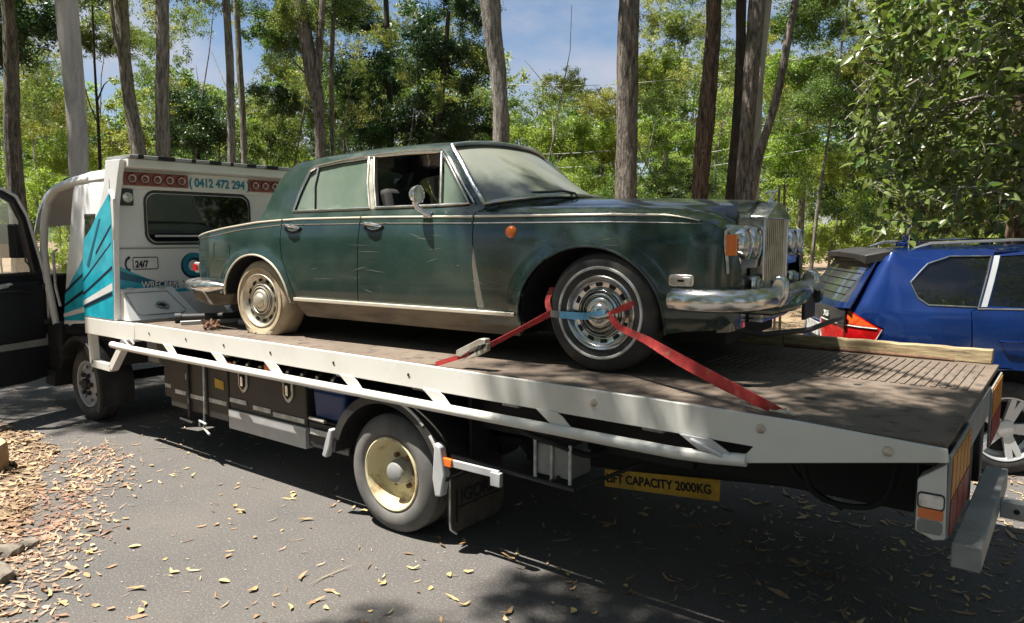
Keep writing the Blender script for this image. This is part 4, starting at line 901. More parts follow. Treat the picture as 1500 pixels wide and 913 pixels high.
# boot
def bz(x, y):
    yy = min(y, CW-y); zs = ztopside(x); ys = ys_(x); t = max(0, min(1, (yy-ys)/.3)); return zs+.045*math.sin(t*PI/2)+.01*math.sin(min(1, yy/CY)*PI/2)
rows = []
for i in range(21):
    x = -1.275+i*(1.08/20); rows.append([(x, ys_(x)+(CW-2*ys_(x))*k/20, bz(x, ys_(x)+(CW-2*ys_(x))*k/20)) for k in range(21)])
outward(loft(rows).obj('boot_lid', m_rr, CAR, smooth=60), (-.6, .86, .4), .01)
rows = []
for z in (.30, .4, .5, .6, .7, .735):
    rows.append([(-1.275-.02*math.sin(PI*k/14)-.02*math.sin((z-.3)*6), .40+(CW-.80)*k/14, z) for k in range(15)])
outward(loft(rows).obj('tail_panel', m_rr, CAR, smooth=60), (-.6, .86, .4), .01)
g = G(); g.prism(rrect(-1.245, -1.18, .455, .545, .015), .165, .19); g.obj('tail_lamp_chrome', m_tape, CAR, .005)
g = G(); g.prism(rrect(-1.25, -1.19, .47, .53, .012), .155, .166); g.obj('tail_lamp', m_red, CAR, .004)
# nose: headlamp panels, grille
for s_ in (0, 1):
    Y = (lambda y: y) if s_ == 0 else (lambda y: CW-y)
    rows = []
    for z, dx in ((.60, -.01), (.66, .0), (.74, .004), (.80, -.002), (.825, -.015), (.84, -.06), (.845, -.12)):
        rows.append([(3.565+dx-(.05 if k == 0 else 0), Y(.15+.40*k/8), z) for k in range(9)])
    hp = outward(loft(rows).obj('headlamp_panel', m_chromedull, CAR, smooth=50), (3.0, .86, .5), .02)
    for yy in (.245, .435):
        g = G(); g.lathe([(-.02, .088), (.030, .088), (.045, .082), (.040, .074)], (3.545, Y(yy), .735), 'x', 28); rg = g.obj('headlamp_ring', m_chrome, CAR, smooth=40)
        g = G(); g.lathe([(.035, .075), (.052, .05), (.060, .02), (.061, 0)], (3.545, Y(yy), .735), 'x', 24); g.obj('headlamp_glass', m_lamp, rg, smooth=60)
    g = G(); vs = []
    pl = [(3.522, .098), (3.545, .108), (3.562, .128), (3.566, .145)]
    for z in (.675, .70, .75, .785): vs.append([(x, Y(y-.012*(.655 < z < .80)), z) for x, y in pl])
    outward(loft(vs).obj('corner_indicator', m_orange, CAR, smooth=50), (3.0, .86, .7), .02)
    g = G(); g.tube([(p[0], p[1], p[2]) for p in [(3.53, Y(.105), .58), (3.525, Y(.10), .655), (3.515, Y(.095), .74), (3.515, Y(.10), .80), (3.54, Y(.13), .825)]], .008, 8); g.obj('indicator_trim', m_tape, CAR)
    rows = [[(3.50+.03*math.sin(PI*k/6)+(0 if k else -.03), Y(.13+.42*k/6), z) for k in range(7)] for z in (.26, .40, .52, .61)]
    outward(loft(rows).obj('front_valance', m_rr, CAR, smooth=50), (3.0, .86, .4), .02)
    g = G(); g.prism(rrect(.37, .50, .445, .555, .03, 4) if s_ == 0 else rrect(CW-.50, CW-.37, .445, .555, .03, 4), 3.50, 3.60, 'yz'); fg = g.obj('fog_lamp', m_chrome, CAR, .02, seg=3)
    g = G(); g.prism(rrect(.385, .485, .46, .54, .025, 4) if s_ == 0 else rrect(CW-.485, CW-.385, .46, .54, .025, 4), 3.6, 3.615, 'yz'); g.obj('fog_lens', m_lamp, fg, .008)
g = G(); g.prism([(.356, .78), (.356, .938), (.48, .958), (.66, .974), (CY, .980), (CW-.66, .974), (CW-.48, .958), (CW-.356, .938), (CW-.356, .78)], 3.30, 3.478, 'yz'); g.obj('bonnet_bulkhead', m_rr, CAR, .004)
for ya, yb in ((.352, .60), (CW-.60, CW-.352)):
    g = G(); g.prism([(3.20, .80), (3.505, .80), (3.505, .912), (3.46, .922), (3.20, .93)], ya, yb); g.obj('bonnet_flank', m_rr, CAR, .012, seg=3)
g = G()   # grille shell: temple-front radiator
gy0, gy1 = .585, CW-.585
g.box(3.48, 3.585, gy0, gy0+.026, .30, .885); g.box(3.48, 3.585, gy1-.026, gy1, .30, .885); g.box(3.48, 3.585, gy0, gy1, .275, .30)
g.prism([(gy0-.006, .872), (gy1+.006, .872), (gy1+.006, .890), (CY+.05, .975), (CY-.05, .975), (gy0-.006, .890)], 3.43, 3.598, 'yz'); g.add([(3.598, gy0, .872), (3.645, CY, .872), (3.598, gy1, .872), (3.598, gy0, .888), (3.645, CY, .888), (3.598, gy1, .888), (3.598, CY, .955)], [(0, 1, 4, 3), (1, 2, 5, 4), (0, 2, 1), (3, 4, 6), (4, 5, 6)])
gs = g.obj('radiator_shell', m_chrome, CAR, .006)
for i in range(22):
    y = gy0+.034+i*(gy1-gy0-.068)/21; xo = 3.572+.055*(1-abs(y-CY)/.25); g = G(); g.prism([(xo-.05, y-.003), (xo, y-.0055), (xo+.004, y), (xo, y+.0055), (xo-.05, y+.003)], .30, .875, 'xy'); g.obj('grille_vane', m_chromedirty, gs, smooth=0)
g = G(); g.box(3.50, 3.53, gy0+.02, gy1-.02, .30, .87); g.obj('grille_core', m_dark, gs)
g = G(); g.lathe([(0, .026), (.010, .026), (.016, .016), (.028, .010), (.03, .0)], (3.54, CY, .972), 'z', 16)
g.tube([(3.54, CY, .99), (3.548, CY, 1.02), (3.565, CY, 1.042), (3.575, CY, 1.050)], [.009, .010, .008, .006], 8)
g.tube([(3.562, CY-.003, 1.038), (3.53, CY-.016, 1.042), (3.50, CY-.020, 1.032)], [.006, .008, .002], 6); g.tube([(3.562, CY+.003, 1.038), (3.53, CY+.016, 1.042), (3.50, CY+.020, 1.032)], [.006, .008, .002], 6)
g.obj('bonnet_ornament', m_chrome, gs, smooth=60)
# bumpers
sec = [(-.02, -.055), (.010, -.070), (.045, -.058), (.055, -.02), (.050, .020), (.030, .045), (.0, .052), (-.03, .040)]
def bump_path(half, mir=False):
    P = [(3.27, .05), (3.285, .0), (3.34, -.025), (3.43, -.03), (3.53, -.01), (3.60, .05), (3.645, .14), (3.67, .28), (3.685, .5), (3.69, CY)]
    Q = [(x, CW-y) for x, y in P[::-1]][1:]
    return [(x, y, .45) for x, y in P+Q]
g = G(); g.sweep(bump_path(0), sec); fb = g.obj('front_bumper', m_chromedull, CAR, .006, smooth=50)
g = G(); g.tube([(3.55, .30, .38), (3.66, .48, .36), (3.74, .66, .38), (3.78, .80, .43)], .028, 10); g.obj('bumper_tube', m_rr, CAR); g = G(); g.tube([(3.60, CW-.30, .38), (3.72, CW-.45, .36), (3.78, CW-.60, .40), (3.80, CW-.70, .47)], .03, 10); g.obj('bumper_tube', m_rr, CAR)
for yy in (.43, CW-.50):
    g = G(); g.prism([(3.66, .37), (3.73, .38), (3.765, .45), (3.765, .53), (3.74, .565), (3.69, .565), (3.66, .52)], yy-.035, yy+.035); ov = g.obj('overrider', m_chromedull, CAR, .025, seg=3)
g = G(); g.box(3.745, 3.765, CY-.02, CY+.26, .28, .42); g.obj('number_plate', m_black, CAR, .004)
g = G(); g.tube([(3.4, .40, .26), (3.62, .52, .22), (3.82, .72, .24), (3.95, .95, .30)], .016, 8); g.obj('tow_cable', m_black, CAR)
g = G(); g.tube([(-.62, .02, .36), (-.75, -.02, .36), (-1.0, .01, .355), (-1.2, .10, .35), (-1.33, .25, .35), (-1.38, .5, .35), (-1.38, CW-.5, .35), (-1.33, CW-.25, .35), (-1.0, CW-.01, .355), (-.62, CW-.02, .36)], [.022, .048, .052, .052, .052, .052, .052, .052, .05, .03], 12); g.obj('rear_bumper', m_chrome, CAR)
g = G(); g.prism([(-1.22, .30), (-.65, .30), (-.70, .20), (-.95, .17), (-1.20, .22)], .12, CW-.12); g.obj('rear_valance', m_rrdirt, CAR, .02)
# underbody and wheel arch liners
g = G(); g.box(-1.1, 3.45, .36, CW-.36, .16, .26); g.box(.42, 2.24, .10, CW-.10, .16, .28); g.box(.2, 2.3, .12, CW-.12, .30, .36); g.tube([(0, 1.2, .17), (3.0, 1.2, .16)], .035, 8); g.tube([(.3, .4, .18), (3.0, .4, .18)], .03, 8)
g.obj('underbody', m_dark, CAR, .01)
for (P_, cx) in ((ARF, 2.755), (ARR, -.195)):
    for s_ in (0, 1):
        Y = (lambda y: y) if s_ == 0 else (lambda y: CW-y)
        rows = [[(x, Y(.012), z), (x, Y(.40), z)] for x, z in P_]; loft(rows).obj('arch_liner', m_dark, CAR, smooth=60)
        g = G(); g.add([(x, Y(.40), z) for x, z in P_], [tuple(range(len(P_)))]); g.obj('arch_wall', m_dark, CAR, smooth=0)
        if s_ == 0:
            g = G(); g.tube([side(x, z, .004) for x, z in P_], .008, 6); g.obj('arch_lip', m_chromedusty_highlight if cx < 0 else m_rr, CAR)
# interior
g = G(); g.box(.05, 2.2, .12, .16, .30, .93); g.box(.05, 2.2, CW-.16, CW-.12, .30, .93); g.box(-.15, .05, .15, CW-.15, .3, 1.0); g.obj('door_trim', m_int, CAR)
for (x, y) in ((1.12, .42), (1.12, 1.28)):
    g = G(); g.box(x-.05, x+.45, y-.24, y+.24, .40, .55); g.prism([(x-.18, 1.10), (x-.06, 1.12), (x+.08, .50), (x-.08, .48)], y-.24, y+.24); g.obj('front_seat', m_int, CAR, .04)
g = G(); g.box(.1, .55, .2, CW-.2, .40, .55); g.prism([(-.02, 1.05), (.12, 1.06), (.22, .5), (.02, .5)], .2, CW-.2); g.obj('rear_seat', m_leather, CAR, .04)
g = G(); g.prism([(1.80, .95), (2.10, .97), (2.10, .6), (1.85, .62)], .14, CW-.14); g.obj('dashboard', m_int, CAR, .02)
r_ = [(1.68+.09*math.sin(a), .45+.19*math.cos(a), .90+.17*math.sin(a)) for a in [2*PI*k/24 for k in range(25)]]
g = G(); g.tube(r_, .010, 6); g.tube([(1.68, .45, .90), (1.9, .45, .78)], .02, 8); g.obj('steering_wheel', m_tape, CAR)
g = G(); g.box(1.60, 1.63, .80, .92, 1.22, 1.27); g.tube([(1.62, .86, 1.26), (1.66, .86, 1.37)], .006, 6); g.obj('inner_mirror', m_int, CAR)
# handles, mirror, badges, lamps
for x, z in ((.24, .838), (1.07, .845)):
    y = side(x, z)[1]
    g = G(); g.lathe([(.0, .034), (-.004, .032), (-.004, 0)], (x-.03, y+.002, z-.002), 'y', 18); hb = g.obj('handle_base', m_black, CAR)
    g = G(); g.tube([(x-.075, y-.012, z+.016), (x-.05, y-.034, z+.018), (x+.0, y-.042, z+.014), (x+.06, y-.034, z+.004), (x+.085, y-.01, z-.004)], [.007, .010, .011, .010, .007], 8); g.obj('door_handle', m_chrome, CAR)
    g = G(); g.tube([(x-.09, y-.004, z+.006), (x-.05, y-.006, z-.022), (x+.0, y-.010, z-.034), (x+.07, y-.008, z-.024), (x+.095, y-.004, z+.004)], .011, 8); g.obj('handle_cup', m_dark, CAR)
g = G(); g.lathe([(.0, .0), (.012, .03), (.035, .050), (.062, .058), (.075, .060), (.078, .054), (.070, .05)], (1.46, -.03, 1.045), 'x', 28); mr = g.obj('door_mirror', m_chrome, CAR, smooth=60)
g = G(); g.tube([(1.50, -.03, 1.0), (1.51, -.02, .96), (1.54, .03, .925), (1.57, .05, .912)], [.022, .018, .020, .026], 10); g.obj('mirror_stalk', m_chrome, mr, smooth=60)
g = G(); g.lathe([(.072, .053), (.074, 0)], (1.46, -.03, 1.045), 'x', 24); g.obj('mirror_glass', m_lamp, mr, smooth=0)
g = G(); g.lathe([(.004, .040), (-.012, .034), (-.020, .018), (-.022, 0)], (2.225, side(2.2, .80)[1], .800), 'y', 20); rp_ = g.obj('side_repeater', m_orange, CAR, smooth=60); 
g = G(); y = side(3.31, .54)[1]-.004
g.prism(rrect(3.235, 3.375, .508, .572, .016, 3), y-.016, y+.03); mk = g.obj('side_marker_frame', m_chrome, CAR, .004)
g = G(); g.prism(rrect(3.247, 3.363, .517, .560, .012, 3), y-.022, y-.015); ml = g.obj('marker_lens', m_lamp, mk, .003)
g = G(); g.box(3.290, 3.325, y-.0245, y-.022, .534, .546); g.obj('marker_badge', m_dark, mk, smooth=0)
# fuel door seam, panel scratches
g = G(); fdp = rrect(-.78, -.54, .58, .72, .02, 3); g.tube([side(x, z, .0008) for x, z in fdp]+[side(*fdp[0], .0008)], .0022, 4); g.obj('fuel_door_seam', m_dark, CAR)
m_scr = mat('scratch', (.17, .19, .16), .8)
rng = random.Random(11)
for i in range(38):
    x = rng.uniform(.3, 3.1); z = rng.uniform(.36, .80)
    if 2.2 < x: z = rng.uniform(.70, .82)
    a = rng.uniform(-.6, .6); l = rng.choice((.01, .015, .03, .12, .2))*rng.uniform(.6, 1.2); r = rng.uniform(.0005, .0011); a = a*.5 if l > .08 else a
    g = G(); g.tube([side(x+l*t*math.cos(a), z+l*t*math.sin(a), .0005) for t in (0, .5, 1)], [r*.3, r, r*.3], 4); 
    if i == 0: sg_ = g
    else: sg_.add(g.v, g.f)
stuff(sg_.obj('scratches', m_scr, CAR))
# dusty run below the door seam
sheet('dust_run', [(1.975, .33), (1.94, .60), (1.945, .72), (1.97, .60), (2.03, .33)], lambda x, z: side(x, z, .0015), mat('pale_dust', (.36, .34, .28), .95, alpha=.35), CAR, CC, res=.05, th=.0005)

def car_wheel(cx, cz, r, y, s, dirty, flat=0, m_t=None, full=True):
    """outer face at y, axle along y; s=+1 puts the wheel on the far side of y"""
    w = .225
    g = G(); prof = [(.03, .186), (.012, .196), (.006, .215), (.0, .25), (.004, r*.86), (.018, r*.94), (.034, r*.985), (.06, r), (w-.06, r), (w-.03, r*.98), (w-.008, r*.9), (w, r*.75), (w-.02, .19)]
    g.lathe(prof, (cx, y, cz), 'y', 72, s)
    if flat:
        nv = []
        for (x, yy, z) in g.v:
            if z < flat+.045:
                q = (flat+.045-z); z2 = flat+(.045 if z > flat+.045 else max(0, z-flat)*1.0)
                z = max(flat, z); yy -= s*min(.05, q*.45)*(1 if abs(yy-y) < w*.45 else -1); x = cx+(x-cx)*(1+q*.5)
            nv.append((x, yy, z))
        g.v = nv
    tw = g.obj('wheel', m_t, CAR, smooth=50)
    if full:
        g = G(); g.lathe([(.001, .248), (-.006, .252), (-.006, .262), (.001, .266)], (cx, y, cz), 'y', 72, s); g.obj('whitewall', m_tape if not dirty else m_rubtan, tw, smooth=40)
    mc = m_chromedirty if dirty else m_chromedull
    g = G(); g.lathe([(.020, .212), (.004, .214), (-.002, .208), (.004, .198), (.020, .188), (.034, .165), (.030, .150), (.040, .135)], (cx, y, cz), 'y', 72, s); rm = g.obj('trim_ring', mc, tw, smooth=50)
    g = G(); g.lathe([(.040, .150), (.024, .140), (.014, .128), (.020, .120), (.010, .112), (.006, .104), (.016, .098), (.010, .088), (.000, .080), (-.004, .066), (-.002, .056), (-.012, .050), (-.020, .034), (-.024, .018), (-.024, 0)], (cx, y, cz), 'y', 72, s); hc = g.obj('hub_cap', mc, tw, smooth=60)
    if full:
        for i in range(12):
            a = 2*PI*i/12+.1; ca, sa = math.cos(a), math.sin(a); g = G()
            vs = []
            for rr, ww in ((.172, .021), (.150, .018)):
                for sg2 in (-1, 1): vs.append((cx+rr*ca-sg2*ww*sa, y+s*.027, cz+rr*sa+sg2*ww*ca))
            vs += [(v[0], v[1]+s*.012, v[2]) for v in vs]
            g.add(vs, [(0, 1, 3, 2), (4, 6, 7, 5), (0, 4, 5, 1), (1, 5, 7, 3), (3, 7, 6, 2), (2, 6, 4, 0)]); g.obj('vent_slot', m_dark, rm, smooth=0)
        for rr, nn in ((.092, 'cap_groove'), (.116, 'cap_groove'), (.134, 'cap_groove')):
            g = G(); g.lathe([(.003, rr-.003), (.0, rr), (.003, rr+.003)], (cx, y+s*.008, cz), 'y', 48, s); g.obj(nn, m_dark, hc)
    return tw
m_fr = mat('front_tyre_rubber', (.030, .030, .031), .8, col2=(.085, .075, .058), scale=4, lo=.5, hi=.75, bump=.25, bscale=40)
car_wheel(2.84, .343, .343, -.012, 1, False, 0, m_fr); car_wheel(-.165, .268, .318, .012, 1, True, .004, m_rubtan)
car_wheel(2.84, .338, .338, CW-.005, -1, False, 0, m_fr, False); car_wheel(-.165, .30, .32, CW-.02, -1, True, .004, m_rubtan, False)

# ------------------------------------------------------------------ straps on the front wheel
ca_, sa_ = math.cos(math.radians(3.86)), math.sin(math.radians(3.86))
def cw(x, y, z): return Vector((-4.988+x*ca_-y*sa_, 3.44+x*sa_+y*ca_, ZD+z))
up = Vector((0, 0, .024))
RS = Thing('ratchet_strap', 'red ratchet strap with white ratchet handle pulling the front wheel back along the deck', 'strap', (0, 0, 0), 0, (-2.9, 3.25, ZD))
a0 = Vector((-3.03, 3.205, ZD+.015)); rat = Vector((-2.80, 3.25, ZD+.095)); rat2 = Vector((-2.70, 3.262, ZD+.135)); kn = cw(2.535, -.035, .325)
g = G(); g.ribbon([a0, a0.lerp(rat, .5), rat], up*.62); g.obj('webbing', m_strap, RS)
g = G(); g.ribbon([rat2, rat2.lerp(kn, .5), kn], [up*.7, up*.6, up*.9]); g.obj('webbing', m_strap, RS)
g = G(); p1 = cw(2.50, -.01, .40); p2 = cw(2.49, .06, .47); g.ribbon([kn, cw(2.515, -.03, .37), p1, p2], [Vector((.020, 0, 0)), Vector((.02, 0, 0)), Vector((.018, 0, 0)), Vector((.018, 0, 0))]); g.obj('webbing', m_strap, RS)
g = G(); d = (rat2-rat).normalized(); nrm = Vector((0, -1, 0)); vv = Vector((-d.z, 0, d.x))
def rp3(u, w, t): return rat+d*u+vv*w+nrm*t
def rplate(poly, t0, t1, name, m, bev=.004):
    g = G(); n = len(poly); g.add([rp3(u, w, t0) for u, w in poly]+[rp3(u, w, t1) for u, w in poly], [tuple(range(n)), tuple(range(n, 2*n))[::-1]]+[(i, (i+1) % n, n+(i+1) % n, n+i) for i in range(n)]); return g.obj(name, m, RS, bev)
rplate([(-.085, .015), (-.07, .045), (.11, .060), (.145, .045), (.14, .018), (.06, .022), (-.06, .0)], -.03, .02, 'ratchet_handle', m_zinc)
rplate([(-.06, -.018), (.02, -.008), (.10, .0), (.145, .02), (.13, -.02), (.05, -.028), (.0, -.03)], -.022, .012, 'ratchet_frame', m_zinc)
g = G(); g.tube([rp3(.10, .01, -.045), rp3(.10, .01, .035)], .014, 10); g.tube([rp3(.06, .0, -.04), rp3(.06, 0, .03)], .008, 8); g.obj('ratchet_spool', m_black, RS)
g = G(); g.tube([a0, a0+Vector((-.04, -.01, -.008)), a0+Vector((-.10, -.01, -.012))], .006, 6); g.obj('hook_wire', m_rust, RS)
BS = Thing('blue_strap', 'short pale blue strap stretched across the hub cap of the front wheel', 'strap', (0, 0, 0), 0, tuple(cw(2.7, -.04, .33)))
hubp = cw(2.845, -.040, .340)
g = G(); g.ribbon([kn, cw(2.60, -.04, .322)], up*.8); g.obj('grey_end', m_strapg, BS)
g = G(); g.ribbon([cw(2.60, -.04, .322), cw(2.70, -.048, .322), cw(2.78, -.052, .325)], up*.85); g.ribbon([cw(2.78, -.052, .325), cw(2.84, -.055, .335), cw(2.87, -.05, .35), cw(2.90, -.05, .352)], [up*.85, up*.9, up*.6, up*.35]); g.obj('webbing', m_strapb, BS)
g = G(); g.tube([cw(2.80, -.05, .325), cw(2.86, -.058, .318), cw(2.93, -.055, .338)], .010, 8); g.obj('dark_loop', m_strapg, BS)
LS = Thing('long_strap', 'long red strap from the wheel hub down to its hook on the tray edge', 'strap', (0, 0, 0), 0, (-1.5, 3.3, ZD))
k2 = cw(2.915, -.055, .345); end = Vector((-1.02, 3.235, ZD+.022))
pts = [k2, cw(2.99, -.07, .28)]+[k2.lerp(end, t)+Vector((0, -.012, -.02*math.sin(t*PI))) for t in (.28, .5, .75, .92, 1)]
g = G(); g.ribbon(pts, [Vector((.008, 0, .016)), Vector((.010, 0, .016)), Vector((.015, 0, .018)), Vector((.020, 0, .024)), Vector((.026, -.01, .024)), Vector((.03, -.012, .018)), Vector((.03, -.012, .014))]); g.obj('webbing', m_strap, LS)
g = G(); g.ribbon([k2, cw(3.0, -.03, .385), cw(3.10, .02, .425), cw(3.175, .10, .45)], [up*.5, up*.8, up*1.0, up*1.0]); g.obj('webbing', m_strap, LS)
g = G(); e = end; g.tube([e+Vector((-.03, .03, .0)), e+Vector((.03, .025, .004)), e+Vector((.045, -.02, .0)), e+Vector((-.02, -.035, .0)), e+Vector((-.03, .03, 0))], .006, 6); g.tube([e+Vector((.04, 0, 0)), e+Vector((.085, -.012, -.012))], .006, 6); g.obj('strap_hook', m_zinc, LS)

# ------------------------------------------------------------------ blue SUV
SUV = Thing('suv', 'shiny dark blue SUV parked on the far side of the tray', 'SUV', (-.4, 6.91, 0), math.radians(28), (1.4, .96, 0))
SW = 1.92
PK = [(-1.25, .96), (-1.24, .62), (-1.215, .42), (-1.16, .27), (-1.08, .17), (-.96, .10), (-.80, .055), (-.6, .025), (-.3, .005), (0, 0), (2.6, 0), (3.3, .02), (3.6, .08), (3.8, .22), (3.9, .5), (3.93, .96)]
cum = [0]
for i in range(1, len(PK)): cum.append(cum[-1]+math.dist(PK[i], PK[i-1]))
u0 = cum[9]
cum = [c-u0 for c in cum]
def plan(u): return interp(u, cum, [p[0] for p in PK]), interp(u, cum, [p[1] for p in PK])
def plans(u):
    a = [plan(u+d_) for d_ in (-.05, -.025, 0, .025, .05)]; return sum(p[0] for p in a)/5, sum(p[1] for p in a)/5
SZ = [.25, .4, .6, .9, 1.10, 1.17, 1.18, 1.25, 1.32, 1.5, 1.7, 1.78]; SI = [.05, .015, 0, .0, .012, .025, .03, .04, .075, .15, .245, .30]
def smap(u, z, o=0):
    x, y = plans(u); wr = max(0, min(1, (-.55-u)/.85)); wr = wr*wr*(3-2*wr); i = interp(z, SZ, SI)
    lean = .62*max(0, z-1.28)+.03*max(0, z-.8)
    if u > 2.6: i *= 1; 
    fl = 0
    for cx in (0.0, 2.93):
        d = math.hypot(u-cx, z-.40)/.46
        if z > .3: fl += .025*math.exp(-((d-1)/.13)**2) if d > 1 else .025
    return (x+lean*wr+o*(-wr), y+i*(1-wr*.5)-fl-o*(1-wr), z)
def smap2(u, z, o=0): p = smap(u, z, o); return (p[0], SW-p[1], p[2])
SC = (1.4, .96, .9)
def ua(x): return x   # along the flat side the arc length equals x
AR = arc(0, .40, .46, .46, 195, -15, 22); AF = arc(2.93, .40, .46, .46, 195, -15, 22)
qp = [(-1.02, .62), (-1.03, .98), (-.88, 1.14), (-1.22, 1.30), (-1.02, 1.45), (-.80, 1.62), (-.62, 1.75), (-.2, 1.79), (-.02, 1.785), (-.18, 1.33), (-.25, 1.15), (-.235, 1.0), (.02, .97), (.42, .80), (.46, .6), (.45, .3)]
qp = [(-1.15, .62), (-1.10, .98), (-.93, 1.13), (-1.30, 1.31), (-1.12, 1.48), (-.92, 1.66), (-.72, 1.76), (-.2, 1.79), (-.03, 1.787), (-.19, 1.335), (-.275, 1.30), (-.285, .95), (-.23, .86)]+[p for p in AR[::-1] if p[0] < .0 and True][:]
AL = [p for p in AR if p[0] <= 0.001]
qp = [(-1.15, .66), (-1.10, .965), (-.91, 1.145), (-1.22, 1.29), (-1.46, 1.31), (-1.40, 1.48), (-1.22, 1.66), (-.98, 1.765), (-.2, 1.79), (-.035, 1.787), (-.20, 1.335), (-.28, 1.30), (-.285, 1.0), (-.22, .87), (0, .863)]+AL[::-1]+[(-.62, .32), (-1.1, .36)]
SH = [(-.71, 1.52), (-.655, 1.40), (-.58, 1.345), (-.22, 1.335), (-.07, 1.735), (-.38, 1.73), (-.55, 1.67)]
sq = sheet('rear_quarter', qp, smap, m_blue, SUV, SC, holes=[SH], res=.055)
sheet('quarter_window', SH, lambda u, z: smap(u, z, -.008), m_darkglass, SUV, SC, res=.09, th=.004)
g = G(); pts = SH+[SH[0]]; qd = []
for i in range(len(SH)):
    for t in range(4): a, b_ = SH[i], SH[(i+1) % len(SH)]; qd.append((a[0]+(b_[0]-a[0])*t/4, a[1]+(b_[1]-a[1])*t/4))
g.tube([smap(u, z, .004) for u, z in qd+[qd[0]]], .006, 6); g.obj('window_trim', m_chromedull, SUV)
sheet('quarter_pillar', [(-.20, 1.34), (-.16, 1.34), (-.01, 1.74), (-.05, 1.74)], lambda u, z: smap(u, z, .010), m_alloy, SUV, SC, res=.08, th=.01)
rdp = [(-.275, 1.0), (-.272, 1.30), (-.185, 1.335), (-.03, 1.745), (.3, 1.79), (.95, 1.79), (.93, .40), (.46, .36)]+[p for p in AR if p[0] > 0][::-1]+[(0, .872), (-.21, .88)]
RH = [(-.14, 1.345), (.0, 1.735), (.3, 1.755), (.88, 1.75), (.90, 1.31)]
sheet('rear_door', rdp, smap, m_blue, SUV, SC, holes=[RH], res=.07)
sheet('door_glass', RH, lambda u, z: smap(u, z, -.008), m_darkglass, SUV, SC, res=.1, th=.004)
fdp_ = [(.94, .40), (.96, 1.79), (1.3, 1.78), (1.95, 1.42), (2.05, 1.16), (2.07, .5), (2.05, .40)]
FH = [(.99, 1.31), (.99, 1.75), (1.28, 1.74), (1.85, 1.42), (1.92, 1.29)]
sheet('front_door', fdp_, smap, m_blue, SUV, SC, holes=[FH], res=.1)
sheet('door_glass', FH, lambda u, z: smap(u, z, -.008), m_darkglass, SUV, SC, res=.12, th=.004)
fwp = [(2.06, .40), (2.08, .5), (2.06, 1.2), (2.5, 1.16), (3.1, 1.08), (3.7, .95), (4.0, .85), (4.2, .7), (4.2, .35), (3.6, .3)]+[p for p in AF][::-1]
sheet('front_wing', fwp, smap, m_blue, SUV, SC, res=.1)
sheet('sill', [(.46, .30), (2.45, .30), (2.45, .39), (.46, .39)], smap, m_black, SUV, SC, res=.15)
g = G(); g.tube([smap(-.23+i*.2, 1.325, .004) for i in range(10)], .006, 6); g.obj('window_trim', m_chromedull, SUV)
# far side, single skins
sheet('far_side', [(-1.15, .4), (-1.30, 1.31), (-.72, 1.765), (.3, 1.79), (1.3, 1.78), (2.0, 1.25), (3.1, 1.08), (4.1, .8), (4.1, .4)], smap2, m_blue, SUV, SC, res=.15)
# hatch
def hmap(v, z, o=0):   # v across the car
    x, y = plans(interp(v, [.1, .24, .4, .96, 1.52, 1.68, 1.82], [u_ for u_ in (-1.15, -1.33, -1.52, cum[0], cum[0], cum[0], cum[0])])); 
    e = abs(v-.96)/.86; xx = -1.235+.11*e**4; lean = .62*max(0, z-1.28)+.03*max(0, z-.8); return (xx+lean-o, v, z+o*.3)
hs_ = sheet('tailgate', [(.47, .80), (.46, 1.0), (.46, 1.285), (.22, 1.30), (.24, 1.40), (.34, 1.72), (SW-.34, 1.72), (SW-.24, 1.40), (SW-.22, 1.30), (SW-.46, 1.285), (SW-.47, .8)], hmap, m_grey if False else m_blue, SUV, SC, holes=[[(.30, 1.34), (.41, 1.68), (SW-.41, 1.68), (SW-.30, 1.34)]], res=.1)
sheet('rear_glass', [(.29, 1.33), (.40, 1.69), (SW-.40, 1.69), (SW-.29, 1.33)], lambda v, z: hmap(v, z, -.004), m_hatchglass, SUV, SC, res=.12, th=.004)
for z in (1.40, 1.46, 1.52, 1.58):
    g = G(); g.tube([hmap(.42+.02*i+.0, z+.0, .002) if i < 1 else hmap(.42+.05*i, z, .002) for i in range(22)], .003, 4); g.obj('heater_line', m_dark, SUV)
rows = [[hmap(v, z, .006) for v in np.linspace(.24, SW-.24, 13)] for z in (1.17, 1.22, 1.27)]
outward(loft(rows).obj('number_panel', m_black, SUV, smooth=40), SC, .01)
g = G(); g.box(-1.262, -1.252, .72, 1.20, 1.0, 1.12); g.obj('number_plate', m_tape, SUV, .003)
# rear bumper
rows = [[smap(u, z, .02) for u in np.linspace(cum[0], -.90, 26)] for z in (.35, .42, .6, .72, .80, .90, .955)]
outward(loft(rows).obj('rear_bumper', m_blue, SUV, smooth=50), SC, .02)
rows = [[smap2(u, z, .02) for u in np.linspace(cum[0], -.90, 26)] for z in (.35, .42, .6, .72, .80, .90, .955)]
outward(loft(rows).obj('rear_bumper', m_blue, SUV, smooth=50), SC, .02)
